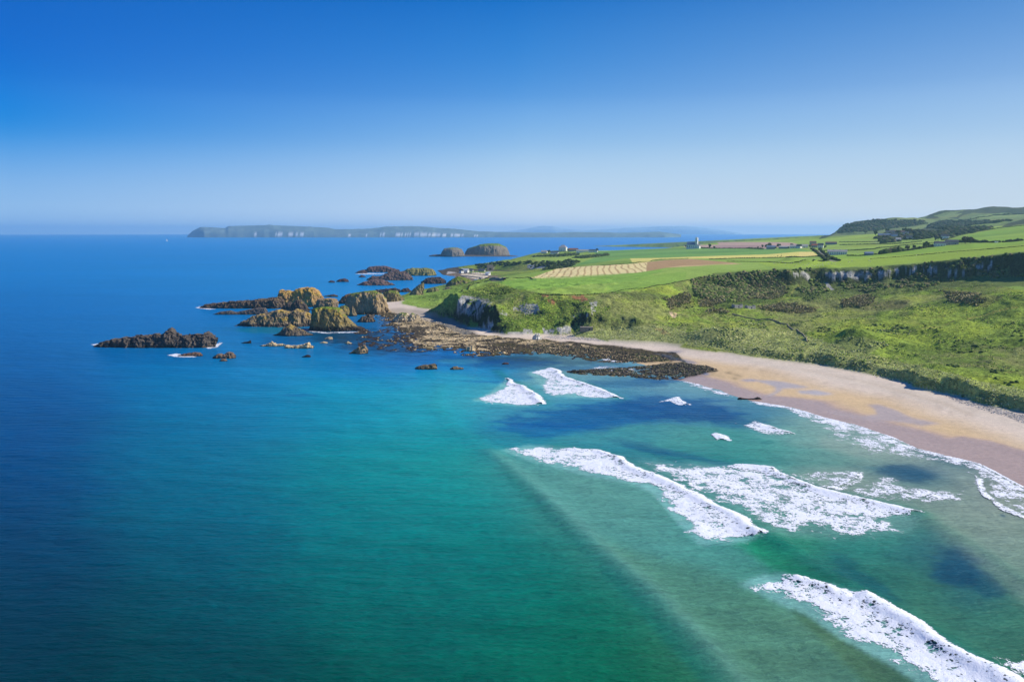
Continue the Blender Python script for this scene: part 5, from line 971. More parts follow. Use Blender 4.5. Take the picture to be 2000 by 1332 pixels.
# ---------------------------------------------------------------- buildings
MW = simple_mat('white_render', (236,232,222), .8, .04); MG = simple_mat('grey_render', (170,164,158), .85, .08); MS = simple_mat('slate_roof', (74,78,88), .7, .12); MRD = simple_mat('red_roof', (150,84,66), .8, .15)
MBR = simple_mat('brown_roof', (112,84,76), .8, .12); MDW = simple_mat('window_glass', (34,42,54), .25, .05, spec=.5); MBARN = simple_mat('sheet_metal', (112,126,146), .6, .08); MSTN = simple_mat('masonry', (150,138,120), .9, .2, .8); MDK = simple_mat('door_paint', (60,62,74), .6, .1)
def boxes(name, L, mat, parent=None):
    """L: list of (x0,x1,y0,y1,z0,z1)"""
    V = []; Fa = []
    for (a, b, c, d, e, f) in L:
        k = len(V); V += [(a, c, e), (b, c, e), (b, d, e), (a, d, e), (a, c, f), (b, c, f), (b, d, f), (a, d, f)]
        Fa += [[k, k + 3, k + 2, k + 1], [k + 4, k + 5, k + 6, k + 7], [k, k + 1, k + 5, k + 4], [k + 1, k + 2, k + 6, k + 5], [k + 2, k + 3, k + 7, k + 6], [k + 3, k, k + 4, k + 7]]
    return mesh_np(name, V, Fa, mat, parent, smooth=False)
def prism_roof(name, x0, x1, y0, y1, z, h, mat, parent, over=.35, hip=0.0):
    x0 -= over; x1 += over; y0 -= over; y1 += over; ym = (y0 + y1) / 2; th = .22
    def sh(z_): return [(x0, y0, z_), (x1, y0, z_), (x1, y1, z_), (x0, y1, z_), (x0 + hip, ym, z_ + h), (x1 - hip, ym, z_ + h)]
    V = sh(z) + sh(z + th); Fa = []
    quads = [(0, 1, 5, 4), (2, 3, 4, 5)]; tris = [(1, 2, 5), (3, 0, 4)]
    me = bpy.data.meshes.new(name); FF = []
    for q in quads + tris: FF.append([i + 6 for i in q]); FF.append(list(q)[::-1])
    for a, b in ((0, 1), (1, 2), (2, 3), (3, 0)): FF.append([a, b, b + 6, a + 6])
    me.from_pydata(V, [], FF); me.update(); me.materials.append(mat); o = bpy.data.objects.new(name, me); COL.objects.link(o); o.parent = parent; return o
def walls(name, x0, x1, y0, y1, h, rh, mat, parent, hip=0.0):
    ym = (y0 + y1) / 2; V = [(x0, y0, -2.5), (x1, y0, -2.5), (x1, y1, -2.5), (x0, y1, -2.5), (x0, y0, h), (x1, y0, h), (x1, y1, h), (x0, y1, h)]
    FF = [[0, 1, 5, 4], [2, 3, 7, 6]]
    if hip > 0: FF += [[1, 2, 6, 5], [3, 0, 4, 7], [4, 5, 6, 7]]
    else: V += [(x0, ym, h + rh - .05), (x1, ym, h + rh - .05)]; FF += [[1, 2, 6, 9, 5], [3, 0, 4, 8, 7]]
    me = bpy.data.meshes.new(name); me.from_pydata(V, [], FF); me.update(); me.materials.append(mat); o = bpy.data.objects.new(name, me); COL.objects.link(o); o.parent = parent; return o
def house(px, py, L, W, h, rh, label, wall=None, roof=None, rz=0.0, name='house', cat='house', nwin=4, storeys=1, chim=(), group=None, hip=0.0, door=True, dist=None, lift=0.0):
    p = hit(px, py) if dist is None else at_d(px, py, dist)
    rz = -.25 - abs(rz) * .5; L *= 1.1; W *= 1.15; h *= 1.15; rh *= 1.15
    g = ground(p[0], p[1]); e = empty(name, (p[0], p[1] + W * .5, max(g, p[2] if dist else g) + lift), rz); tag(e, label, cat, group)
    x0, x1, y0, y1 = -L / 2, L / 2, -W / 2, W / 2
    walls('wall', x0, x1, y0, y1, h, rh, wall or MW, e, hip); prism_roof('roof', x0, x1, y0, y1, h, rh, roof or MS, e, hip=hip)
    for c in chim: boxes('chimney', [(c * L / 2 - .5, c * L / 2 + .5, -.45, .45, h + rh - .7, h + rh + 1.3)], wall or MW, e)
    if nwin:
        for s in range(storeys):
            for k in range(nwin):
                x = x0 + (k + .5) * L / nwin
                if s == 0 and door and k == nwin // 2: boxes('door', [(x - .55, x + .55, y0 - .06, y0 + .1, 0.0, 2.1)], MDK, e); continue
                boxes('window', [(x - .65, x + .65, y0 - .05, y0 + .1, .9 + s * 2.7, 2.2 + s * 2.7)], MDW, e)
        for sx in (x0, x1): boxes('window', [(sx - .05, sx + .05, -.6, .6, h - 1.3, h + .1)], MDW, e)
    return e
GH = 'farmhouses and cottages on the green plateau'
# the long white terrace with many dark windows
house(1637, 498, 31, 8, 5.0, 3.0, 'long white terrace row with dark windows beside the lane', MW, MG, -.3, 'terrace', nwin=9, storeys=2, chim=(-.95, -.3, .35, .95), group=GH)
house(1604, 484, 12, 8, 5.5, 4, 'white gabled farmhouse with black roof at the top of the lane', MW, MS, .5, 'farmhouse', nwin=3, storeys=2, chim=(.9,), group=GH)
house(1592, 484, 13, 9, 5, 4, 'red roofed farm building left of the black roofed farmhouse', MG, MRD, .1, 'farmhouse', nwin=3, chim=(-.9,), group=GH)
house(1589, 478, 16, 9, 5, 3.5, 'grey house with dull brown roof behind the red roofed one', MG, MBR, .1, 'farmhouse', nwin=3, group=GH)
house(1625, 478, 26, 12, 4.2, 2.6, 'long low blue-grey barn standing alone right of the farm', MBARN, MBR, .05, 'barn', 'barn', nwin=0, group=GH)
house(1551, 485, 16, 9, 4.2, 3.2, 'grey roofed white bungalow, leftmost of the row by the lane top', MW, MG, .1, 'bungalow', nwin=3, chim=(.8,), group=GH)
house(1562, 485, 11, 9, 4.4, 4, 'white gable-fronted house in the middle of the bungalow row', MW, MS, 1.2, 'bungalow', nwin=2, group=GH)
house(1573, 484, 15, 9, 4.2, 3.2, 'low white house at the right end of the bungalow row', MW, MG, .1, 'bungalow', nwin=3, chim=(-.8,), group=GH)
house(1508, 487, 20, 14, 5, 3, 'pale farm shed among trees left of the plateau houses', MG, MBARN, .35, 'farm_shed', 'shed', nwin=0, group=GH)
house(1533, 486, 24, 12, 4, 2.4, 'low dark open shed between the pale shed and the bungalows', MBARN, MG, .0, 'farm_shed', 'shed', nwin=0, group=GH)
house(1838, 481, 16, 8, 4, 3, 'white cottage with blue-grey roof in the hedge on the right', MW, MS, .1, 'cottage', nwin=4, chim=(.8,), group=GH)
house(1862, 478, 18, 9, 4.2, 3, 'dark roofed farm building right of the hedge cottage', MG, MS, .2, 'farmhouse', nwin=2, group=GH)
house(1848, 466, 17, 10, 5, 4.5, 'white house with steep dark roof on the open rise', MW, MS, .6, 'cottage', nwin=3, group=GH)
house(1699, 499, 12, 8, 2.8, 2.2, 'small blue-grey shed half hidden in the field hedge', MBARN, MBARN, 0, 'farm_shed', 'shed', nwin=0, group=GH)
GV = 'village among the trees below the hill'
for px, py, L, lb, wm, rm in ((1729,463,34,'long pale barn at the left edge of the village',MG,MBARN),(1739,457,22,'blue-grey house behind the long pale barn',MG,MS),(1748,462,16,'low white house right of the long pale barn',MW,MS),(1746,456,16,'pale gabled house in the village middle',MW,MBR),
   (1762,457,16,'brown roofed house in the village among trees',MG,MBR),(1771,459,14,'tall white gabled house at the right edge of the village',MW,MS),(1756,472,12,'small white cottage below the village on the field edge',MW,MG),(1780,468,20,'low pale buildings among scrub right of the village cottage',MW,MS)):
    house(px, py, L, 9, 5, 4, lb, wm, rm, (px * 7 % 10) / 10 - .4, 'village_house', nwin=0, group=GV)
# church
def church():
    p = hit(1358, 486); e = empty('church', (p[0], p[1] + 5, p[2]), -.55); e.scale = (1.3, 1.3, 1.45); tag(e, 'white church with a tall square tower near the sea skyline', 'church')
    walls('nave', -19, 1, -6, 6, 8, 6, MW, e); prism_roof('roof', -19, 1, -6, 6, 8, 6, MBARN, e)
    boxes('tower', [(1.1, 6.5, -2.7, 2.7, -2, 22)], MW, e); boxes('battlement', [(1.0 + i * 1.5, 1.8 + i * 1.5, -2.8, 2.8, 22, 23.2) for i in range(4)], MW, e)
    V = [(1.4, -2.4, 22), (6.2, -2.4, 22), (6.2, 2.4, 22), (1.4, 2.4, 22), (3.8, 0, 25)]; me = bpy.data.meshes.new('tower_cap'); me.from_pydata(V, [], [[0, 1, 4], [1, 2, 4], [2, 3, 4], [3, 0, 4], [3, 2, 1, 0]]); me.update(); me.materials.append(MG); o = bpy.data.objects.new('tower_cap', me); COL.objects.link(o); o.parent = e
    walls('transept', 6.6, 12, -5, 5, 6, 4, MW, e); prism_roof('transept_roof', 6.6, 12, -5, 5, 6, 4, MG, e)
    for k in range(4): boxes('window', [(-17 + k * 4.6, -15.8 + k * 4.6, -6.06, -5.9, 2.5, 6.5)], MDW, e)
    boxes('tower_window', [(3.2, 4.4, -2.76, -2.6, 14, 17)], MDW, e)
church()
house(1349, 481, 14, 8, 5, 4, 'small house with white gable left of the church', MW, MBR, 0, 'house', nwin=0)
GP = 'houses on the far green headland'
house(1100, 491, 24, 16, 11, 8, 'tall white three storey house with steep hipped roof on the headland', MW, MG, -.2, 'house', nwin=4, storeys=3, hip=9, chim=(0,), group=GP)
house(1140, 493, 44, 9, 4.5, 3.5, 'long low white house on the right of the headland group', MW, MG, 0, 'house', nwin=6, group=GP)
house(1159, 493, 26, 9, 4.5, 3.5, 'white bungalow at the right end of the headland group', MW, MS, .1, 'bungalow', nwin=4, group=GP)
house(1120, 491, 30, 10, 5, 4, 'dark red roofed building right of the tall white house', MG, MRD, 0, 'house', nwin=3, group=GP)
house(1083, 497, 24, 10, 5, 4, 'low white cottage below the tall white house', MW, MS, .1, 'cottage', nwin=3, group=GP)
house(1063, 495, 20, 10, 5, 4, 'small white house farthest left on the headland', MW, MG, .1, 'cottage', nwin=2, group=GP)
# harbour
GHB = 'buildings at the harbour'
house(908, 533, 17, 7, 5, 3.5, 'white harbour cottage with a gable end at the quay', MW, MW, -.5, 'cottage', nwin=3, chim=(-.9,), group=GHB)
house(901, 534, 8, 7, 5, 3.5, 'small white boathouse left of the harbour cottage', MW, MS, 1.2, 'boathouse', 'boathouse', nwin=1, group=GHB)
house(953, 538, 9, 7, 3.6, 3, 'bright white kiosk building by the harbour car park', MW, MW, .8, 'kiosk', 'kiosk', nwin=1, group=GHB)
house(917, 531, 16, 8, 3.5, 3, 'long grey roofed store behind the harbour', MG, MS, 0, 'store', 'store', nwin=0, group=GHB)
house(941, 531, 14, 8, 3.5, 3, 'slate roofed shed among the parked cars', MG, MS, .1, 'shed', 'shed', nwin=0, group=GHB)
p0 = hit(957, 527); e = empty('lime_kiln', (p0[0], p0[1], p0[2]), .2); tag(e, 'old stone lime kiln block against the harbour cliff', 'kiln', GHB); boxes('masonry_block', [(-8, 8, -5, 5, -2, 12)], MSTN, e); boxes('kiln_arch', [(-3, 3, -5.1, -4.9, 0, 4.5)], MDW, e)
def wall_run(name, pts_, h, wd, mat, label, cat, group=None, jag=0.0):
    P = [hit(*p) for p in pts_]; V = []; n = 0; L = []
    for a, b in zip(P[:-1], P[1:]):
        m_ = max(1, int(np.hypot(b[0] - a[0], b[1] - a[1]) / 4))
        for k in range(m_): L.append(a + (b - a) * k / m_)
    L.append(P[-1]); rg = np.random.RandomState(len(L))
    for i, q in enumerate(L):
        t_ = (L[min(i + 1, len(L) - 1)] - L[max(i - 1, 0)])[:2]; t_ = t_ / (np.linalg.norm(t_) + 1e-9); nn = np.array([-t_[1], t_[0]]) * wd / 2; g = ground(q[0], q[1]); hh = h * (1 + rg.uniform(-jag, jag))
        V += [(q[0] + nn[0], q[1] + nn[1], g - .5), (q[0] + nn[0] * .8, q[1] + nn[1] * .8, g + hh), (q[0] - nn[0] * .8, q[1] - nn[1] * .8, g + hh), (q[0] - nn[0], q[1] - nn[1], g - .5)]
    Fa = []
    for i in range(len(L) - 1):
        for k in range(3): Fa.append([i * 4 + k, i * 4 + k + 1, i * 4 + k + 5, i * 4 + k + 4])
    o = mesh_np(name, V, Fa, mat, smooth=False); tag(o, label, cat, group); return o
wall_run('harbour_wall', [(958,547),(970,546),(985,547)], 3.0, 5, MSTN, 'stone harbour wall ending in a round head', 'wall')
wall_run('harbour_quay', [(902,539),(920,541),(940,543),(952,544)], 1.6, 6, MSTN, 'low stone quay along the harbour car park', 'quay')
GWL = 'dry stone walls on the rough grassland'
wall_run('stone_wall', [(1430,614),(1475,624),(1520,629),(1535,634),(1560,648),(1569,654),(1577,668)], .9, .7, MSTN, 'stone wall bending across the slope above the scrubby mounds', 'wall', GWL, .2)
wall_run('stone_wall', [(1397,577),(1408,583),(1417,590)], 1.6, 1.2, MSTN, 'short dark wall below the leafless thicket', 'wall', GWL, .2)
# ruined cottages below the cliff
for px, py, lb in ((1441,601,'small roofless stone cottage on the green slope, left of two'), (1466,603,'small roofless stone cottage on the green slope, right of two')):
    p = hit(px, py); e = empty('ruined_cottage', (p[0], p[1] + 2, p[2]), .3); tag(e, lb, 'ruin', 'ruined cottages on the slope')
    boxes('wall', [(-5, 5, -3, -2.4, -1, 2.6), (-5, 5, 2.4, 3, -1, 2.4), (-5.02, -4.4, -2.4, 2.4, -1, 3.6), (4.4, 5.02, -2.4, 2.4, -1, 3.4)], MG, e); boxes('doorway', [(-.6, .6, -3.05, -2.95, 0, 1.9)], MDW, e)
p = hit(1148, 646); e = empty('ruined_cottage', (p[0], p[1] + 2, p[2]), -.1); tag(e, 'grey ruined stone hut just above the beach beside the headland', 'ruin', 'ruined cottages on the slope'); boxes('wall', [(-7, 5, -3, 3, -1, 3.4)], MSTN, e); boxes('doorway', [(1, 2.2, -3.05, -2.9, 0, 2)], MDW, e)
# ---------------------------------------------------------------- hedges
def hedge(pts_, label, h=1.8, wd=1.6, cols=((62,78,40),(76,86,48),(88,84,56)), step=1.5, jag=.35, group='hedges between the fields', seed=0, grow=0.0):
    P = [hit(*p) for p in pts_]; C = []; R = []; rg = np.random.RandomState(seed + 50)
    for a, b in zip(P[:-1], P[1:]):
        d = np.hypot(b[0] - a[0], b[1] - a[1]); m_ = max(2, min(260, int(d / step)))
        for k in range(m_):
            q = a + (b - a) * (k + rg.uniform(0, 1)) / m_; r = h * .55 * rg.uniform(.6, 1.25) * (1 + grow * max(0, float(vnoise(q[0] / 30, q[1] / 30, 0, seed)) * 2.2))
            C.append((q[0] + rg.uniform(-.3, .3) * wd, q[1] + rg.uniform(-.3, .3) * wd, ground(q[0], q[1]) + r * .5)); R.append(r)
    cs = np.array([lin(c) for c in cols])[rg.randint(0, len(cols), len(R))]
    V, Fa, K = lumps(np.array(C), np.array(R), cs, jag=.3, squash=(1.15, 1.15, .9), seed=seed)
    o = mesh_np('hedge', V, Fa, MLEAF, attrs={'Col': K}, smooth=False); tag(o, label, 'hedge', group)
HG = [([(1720,497),(1740,494),(1780,489),(1830,481)], 'tallest bushy hedge climbing to the cottage in the hedge', 4.6, .8),
 ([(1655,500),(1680,500),(1720,497)], 'low hedge running right from the long white terrace', 2.6, .4),
 ([(1607,490),(1655,490),(1707,487),(1760,480),(1830,474)], 'thin hedge across the fields above the long white terrace', 2.2, .1),
 ([(1640,479),(1715,477),(1765,476),(1800,472)], 'thin hedge right of the long low barn', 2.6, .1),
 ([(1640,473),(1700,473),(1760,470)], 'faint hedge below the village fields', 2.4, .1),
 ([(1700,506),(1780,500),(1850,493),(1930,487),(2000,481)], 'faint broken hedge through the bright green field above the cliff', 1.0, .2),
 ([(1385,507),(1440,505),(1500,504),(1560,503),(1602,501)], 'hedge along the lower edge of the yellow field', 1.9, .5),
 ([(1420,511),(1500,512),(1560,512),(1610,511)], 'thin hedge between the yellow field and the sheep pasture', 1.3, .1),
 ([(1845,478),(1870,474),(1910,474),(1950,474),(2000,470)], 'dark hedge right of the hedge cottage', 4.0, .5),
 ([(1840,470),(1870,461),(1910,453),(1950,446),(2000,441)], 'hedge line climbing the right hand hillside', 3.0, .3),
 ([(1584,486),(1594,492),(1602,499),(1610,506),(1616,510)], 'dark hedge on the left side of the lane', 2.8, .5),
 ([(1600,486),(1606,492),(1613,498),(1622,505),(1640,510)], 'dark hedge on the right side of the lane', 3.0, .5),
 ([(1588,510),(1600,510),(1613,509)], 'short dark hedge joining the lane from the left', 1.8, .1),
 ([(1120,522),(1180,519),(1240,514),(1300,507),(1345,505)], 'hedge along the far edge of the striped stubble', 1.2, .2),
 ([(1052,574),(1100,577),(1150,576),(1200,571)], 'fence-line hedge at the brink of the headland slope', 1.0, .1),
 ([(1200,571),(1260,563),(1300,556),(1345,547)], 'thin dark hedge between the hay field and the bushy slope', 1.0, .1),
 ([(1345,484),(1400,486),(1460,486),(1490,487)], 'hedge below the church and the brown fields', 3.2, .3),
 ([(1040,545),(1032,542),(988,543)], 'short hedge at the lower left corner of the stubble', 1.2, .1),
 ([(902,569),(915,562),(932,553),(960,549)], 'hedge following the left edge of the headland field', 1.3, .1),
 ([(1125,504),(1150,502),(1186,497)], 'dark hedge on the slope below the headland houses', 4.0, .4),
 ([(1050,501),(1090,499),(1125,496)], 'dark hedge in front of the headland houses', 4.2, .4),
 ([(1640,453),(1670,452),(1700,452)], 'hedge at the foot of the wooded crag', 5, .3),
 ([(1720,447),(1780,442),(1812,437)], 'hedge along the top of the hill meadow', 6, .3),
 ([(1880,441),(1930,435),(1975,432)], 'hedge bounding the high meadow under the summit', 6, .3),
 ([(1895,428),(1940,421),(2000,419)], 'hedge across the upper meadow near the summit', 6, .3)]
for i, (pl, lb, h, gr_) in enumerate(HG): hedge(pl, lb, h, h * .8, seed=i, grow=gr_, step=max(.9, h * .55))
# ---------------------------------------------------------------- trees
MBARK = simple_mat('bark', (96,80,64), .95, .2, 2.0)
def make_tree(seed, col, shape=(1, 1, 1)):
    rg = np.random.RandomState(seed); e = empty('tree', (0, 0, 0)); n = 46; C = []; R = []
    V = []; Fa = []
    def limb(a, b, r0, r1):
        a = np.array(a, float); b = np.array(b, float); d = b - a; d /= np.linalg.norm(d); u = np.cross(d, [0.3, 1, .2]); u /= np.linalg.norm(u); v = np.cross(d, u); k = len(V)
        for (q, r) in ((a, r0), (b, r1)):
            for j in range(6): an = j * math.pi / 3; V.append(q + (u * math.cos(an) + v * math.sin(an)) * r)
        for j in range(6): Fa.append([k + j, k + (j + 1) % 6, k + 6 + (j + 1) % 6, k + 6 + j])
    limb((0, 0, -.6), (0, 0, .45), .06, .045)
    for j in range(5): a = j * 1.26 + rg.uniform(-.3, .3); limb((0, 0, .3 + .03 * j), (.28 * math.cos(a), .28 * math.sin(a), .66), .03, .012)
    mesh_np('trunk', V, Fa, MBARK, e)
    while len(C) < n:
        q = rg.uniform(-1, 1, 3)
        if np.linalg.norm(q) > 1: continue
        C.append((q[0] * .42 * shape[0], q[1] * .42 * shape[1], .62 + q[2] * .32 * shape[2])); R.append(rg.uniform(.08, .17))
    V2, F2, K = lumps(np.array(C), np.array(R), np.tile(lin(col), (n, 1)) * rg.uniform(.7, 1.35, (n, 1)), jag=.4, squash=(1, 1, .8), seed=seed); mesh_np('crown', V2, F2, MLEAF, e, {'Col': K}, smooth=False)
    return e
PROTO = [make_tree(1, (70,84,44)), make_tree(2, (92,88,60), (1.1, 1, .8)), make_tree(3, (54,70,42), (.7, .7, 1.25))]
TR = [(1489,484,9,2,'dark pointed tree left of the pale farm shed'),(1497,485,11,0,'round green tree beside the pale farm shed'),(1503,483,13,1,'broad brown tree behind the pale farm shed'),(1521,485,13,1,'tall brown tree between the two farm sheds'),(1546,484,12,2,'dark upright tree at the left of the bungalow row'),
 (1515,487,7,0,'small tree in front of the pale farm shed'),(1480,486,6,0,'small tree farthest left of the farm sheds'),(1540,486,6,0,'low tree right of the open shed'),(1582,485,9,1,'brown tree between the bungalows and the farm'),(1611,486,8,0,'bushy tree beside the white gabled farmhouse'),(1615,499,6,0,'low tree at the left end of the long terrace'),
 (1386,485,14,2,'lone tree right of the church'),(1395,486,8,0,'low bush tree right of the lone churchyard tree'),(1340,484,9,0,'windswept tree at the left of the churchyard'),(1772,489,9,1,'domed brown tree in the tallest hedge'),(1785,487,8,2,'dark tree in the tallest hedge, right of the domed one'),(1808,485,12,0,'thick dark tree near the upper end of the tallest hedge'),(1742,492,7,2,'flat topped dark tree at the lower end of the tallest hedge'),
 (1827,470,9,2,'small dark tree on the hillside, left of three'),(1832,469,10,0,'small dark tree on the hillside, middle of three'),(1838,469,9,2,'small dark tree on the hillside, right of three'),(1885,476,13,1,'spreading brown tree beside the dark roofed farm building'),(1895,475,11,1,'rounded brown tree at the end of the farm hedge'),
 (1667,454,15,2,'single dark tree on the meadow under the crag'),(1690,457,20,1,'round clump tree on the meadow under the crag'),(1710,460,18,2,'dark tree at the left edge of the village'),(1733,455,16,0,'green tree between the village houses'),(1754,459,16,1,'brown tree in the village middle'),(1766,455,17,0,'tree behind the tall white gabled house'),(1776,457,18,1,'tree at the right edge of the village'),
 (1166,492,12,2,'leaning tree at the right end of the headland houses'),(1128,493,12,0,'tree among the headland houses'),(1072,495,12,0,'tree between the small white headland houses'),(1110,492,11,0,'tree beside the tall white headland house'),(1786,468,15,2,'tree by the low pale buildings'),(1830,478,7,0,'tree left of the white hedge cottage')]
for i, (px, py, h, k, lb) in enumerate(TR):
    src = PROTO[k]; first = not src.get('used'); q = hit(px, py)
    if first: t_ = src; t_['used'] = 1
    else:
        t_ = src.copy(); COL.objects.link(t_)
        for ch in src.children: c = ch.copy(); COL.objects.link(c); c.parent = t_
    t_.location = (q[0], q[1], q[2]); t_.scale = (h, h, h); t_.rotation_euler = (0, 0, i * 1.7); tag(t_, lb, 'tree', 'trees around the farms')
for s in PROTO:
    if 'used' in s: del s['used']
for o in COL.objects:
    if o.name.startswith('tree') and 'used' in o: del o['used']
# ---------------------------------------------------------------- sheep, cattle, vehicles, boat
def blob_mesh(name, parts_, mat, parent=None):
    V = []; Fa = []
    for (c, s, iv, if_) in parts_:
        k = sum(len(v) for v in V); V.append(iv * np.array(s) + np.array(c)); Fa.append(if_ + k)
    return mesh_np(name, np.concatenate(V), np.concatenate(Fa), mat, parent)
MWOOL = simple_mat('fleece', (226,218,200), .95, .1, 4); MHIDE = simple_mat('hide', (50,40,34), .9, .2, 2)
def animal(name, body, leg_h, L, mat, legmat):
    e = empty(name, (0, 0, 0))
    blob_mesh('body', [((0, 0, leg_h + body), (L, body * .8, body), IV2, IF2), ((L * .95, 0, leg_h + body * 1.45), (L * .30, body * .34, body * .4), IV2, IF2), ((L * 1.25, 0, leg_h + body * 1.4), (L * .24, body * .22, body * .24), IV1, IF1), ((L * .8, 0, leg_h + body * 1.25), (L * .3, body * .4, body * .5), IV1, IF1)] +
              [((x, y, leg_h * .55), (.07 * L * 1.2, .07 * L * 1.2, leg_h * .62), IV1, IF1) for x in (-L * .65, L * .65) for y in (-body * .4, body * .4)], mat, e)
    return e
sheep0 = animal('sheep', .42, .38, .62, MWOOL, MWOOL)
SH = [(1545,516),(1548,513),(1556,518),(1562,515),(1569,519),(1574,520),(1577,519),(1580,516),(1586,519),(1590,521),(1596,520),(1599,516),(1602,519),(1606,517),(1612,514),(1618,517),(1624,516),(1632,517),(1657,513),(1664,511),(1641,519),(1697,510),(1700,512),(1534,516),(1528,513),(1522,514),(1516,516),(1512,515),(1675,493),(1600,522),(1607,520),(1552,521),(1565,522),(1790,500),(1802,497),(1870,495)]
for i, (px, py) in enumerate(SH):
    q = hit(px, py); t_ = sheep0
    if i:
        t_ = sheep0.copy(); COL.objects.link(t_)
        for ch in sheep0.children: c = ch.copy(); COL.objects.link(c); c.parent = t_
    t_.location = (q[0], q[1], q[2]); t_.rotation_euler = (0, 0, i * 2.1); t_.scale = (1.15,) * 3; tag(t_, 'white sheep grazing on the bright green pasture above the inland cliff', 'sheep', 'sheep grazing above the inland cliff')
cow0 = animal('cow', .62, .75, 1.1, MHIDE, MHIDE)
for i, (px, py, lb) in enumerate(((1519,501,'dark cow in the yellow field, left of three'), (1526,498,'dark cow in the yellow field, highest of three'), (1526,501.5,'dark cow in the yellow field, right of three'))):
    q = hit(px, py); t_ = cow0
    if i:
        t_ = cow0.copy(); COL.objects.link(t_)
        for ch in cow0.children: c = ch.copy(); COL.objects.link(c); c.parent = t_
    t_.location = (q[0], q[1], q[2]); t_.rotation_euler = (0, 0, i * 1.3); tag(t_, lb, 'cow', 'cattle in the yellow field')
MTYRE = simple_mat('tyre', (28,28,30), .9, .1)
def car(px, py, rgb, label, rz, L=4.2, van=False, group='cars parked at the harbour', name='parked_car'):
    q = hit(px, py); e = empty(name, (q[0], q[1], q[2] + .05), rz); tag(e, label, 'van' if van else 'car', group); m = simple_mat('car_paint', rgb, .35, .03, spec=.5); h = 2.2 if van else .85; a = L / 2
    pr = [(-a, .3), (a, .3), (a, h * .9), (a * .62, h)] + ([(a * .55, h + .1), (-a, h + .1)] if van else [(a * .3, 1.4), (-a * .55, 1.42), (-a * .9, h)]) ; n = len(pr)
    V = [(x, -.85, z) for x, z in pr] + [(x, .85, z) for x, z in pr]; me = bpy.data.meshes.new('body'); me.from_pydata(V, [], [list(range(n)), list(range(n, 2 * n))[::-1]] + [[i, i + n, (i + 1) % n + n, (i + 1) % n] for i in range(n)]); me.update(); me.materials.append(m); o = bpy.data.objects.new('body', me); COL.objects.link(o); o.parent = e
    boxes('window', [(-a * .5, a * .35, -.87, -.84, h + .02 if not van else 1.3, 1.32 if not van else 1.9), (-a * .5, a * .35, .84, .87, h + .02 if not van else 1.3, 1.32 if not van else 1.9)], MDW, e)
    for x in (-a * .62, a * .62):
        for y in (-.8, .8):
            V = [(x + .33 * math.cos(t), y + s, .33 + .33 * math.sin(t)) for s in (-.1, .1) for t in np.linspace(0, 2 * math.pi, 11)[:-1]]; me = bpy.data.meshes.new('wheel'); me.from_pydata(V, [], [list(range(10)), list(range(10, 20))[::-1]] + [[i, (i + 1) % 10, (i + 1) % 10 + 10, i + 10] for i in range(10)]); me.update(); me.materials.append(MTYRE); o = bpy.data.objects.new('wheel', me); COL.objects.link(o); o.parent = e
for i, (px, py, rgb, lb) in enumerate(((921,533,(40,80,160),'blue car parked left in the harbour row'),(925,533,(220,170,150),'pale pink car next to the blue one'),(929,533,(60,110,180),'light blue car in the harbour row'),(934,533.5,(235,232,228),'white car in the middle of the harbour row'),(938,534,(190,70,80),'red car in the harbour row'),(946,535,(230,230,235),'white car near the bright white kiosk'),(949,536,(120,90,140),'purple car behind the kiosk'),(914,532,(90,92,100),'grey car beside the long grey roofed store'))): car(px, py, rgb, lb, 1.2 + .1 * i)
car(1946, 474.5, (235,236,238), 'white van parked by the dark hedge on the right hillside', .1, 5.0, True, None, 'parked_van')
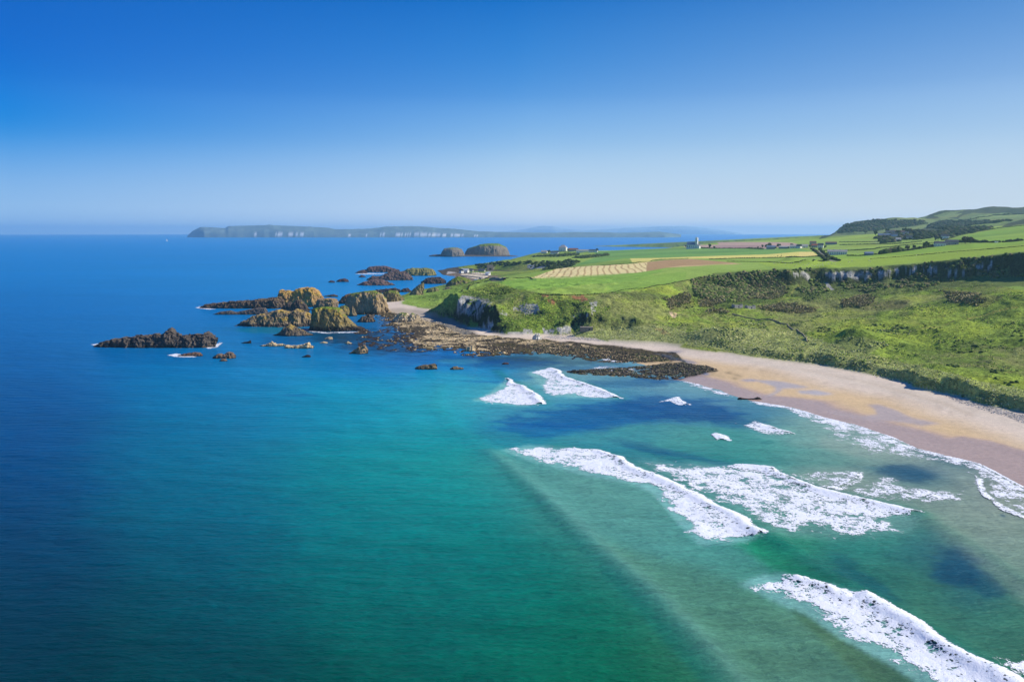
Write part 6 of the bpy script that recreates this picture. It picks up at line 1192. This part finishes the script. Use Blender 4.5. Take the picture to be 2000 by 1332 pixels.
# sailing boat far out on the left
q = at_z(326, 471.5, 0); s_ = 1.0; e = empty('sailing_boat', (q[0], q[1], 0), .5); tag(e, 'white sailing boat alone on the sea left of the long island', 'boat')
V = []; sect = [(-9, 1.6, 1.6), (-4, 2.5, 1.4), (2, 2.6, 1.5), (7, 1.4, 1.9), (10, .05, 2.3)]
for x, b, h in sect: V += [(x, -b, h), (x, -b * .7, 0.2), (x, 0, -.8), (x, b * .7, 0.2), (x, b, h)]
Fa = [[i * 5 + k, i * 5 + k + 1, i * 5 + k + 6, i * 5 + k + 5] for i in range(4) for k in range(5 - 1)] + [[i * 5, i * 5 + 5, i * 5 + 9, i * 5 + 4] for i in range(4)]
mesh_np('hull', V, Fa, MW, e); boxes('mast', [(.9, 1.2, -.15, .15, 1, 30)], MG, e)
def sail(nm, a, b, c):
    a, b, c = map(np.array, (a, b, c)); n = 9; V = []; Fa = []
    for i in range(n):
        for j in range(n): u = i / (n - 1); v = j / (n - 1); p = (a * (1 - u) + b * u) * (1 - v) + c * v; V.append(p + np.array([0, 1.4 * math.sin(math.pi * u) * (1 - v), 0]))
    Fa = grid_faces(n, n); mesh_np(nm, np.array(V), Fa, MW, e)
sail('mainsail', (.8, 0, 3.4), (-8.5, 1.5, 3.4), (.8, 0, 29.5)); sail('jib', (9.6, 0, 2.6), (1.6, 1.2, 3), (1.3, 0, 27))
# ---------------------------------------------------------------- haze
bm_v = [(-34500, -400, -14), (34500, -400, -14), (34500, 34500, -14), (-34500, 34500, -14), (-34500, -400, 305), (34500, -400, 305), (34500, 34500, 305), (-34500, 34500, 305)]
bm_f = [[0, 3, 2, 1], [4, 5, 6, 7], [0, 1, 5, 4], [1, 2, 6, 5], [2, 3, 7, 6], [3, 0, 4, 7]]
hm = bpy.data.materials.new('haze_air'); hm.use_nodes = True; ht = hm.node_tree; ht.nodes.clear()
ho = ht.nodes.new('ShaderNodeOutputMaterial'); hv = ht.nodes.new('ShaderNodeVolumePrincipled'); ht.links.new(hv.outputs[0], ho.inputs['Volume'])
hv.inputs['Color'].default_value = (0.50, 0.83, 1.0, 1); hv.inputs['Density'].default_value = 4.6e-5; hv.inputs['Anisotropy'].default_value = 0.3
hz = mesh_np('haze', bm_v, bm_f, hm, smooth=False); tag(hz, kind='stuff')
SC.cycles.volume_step_rate = 1.0
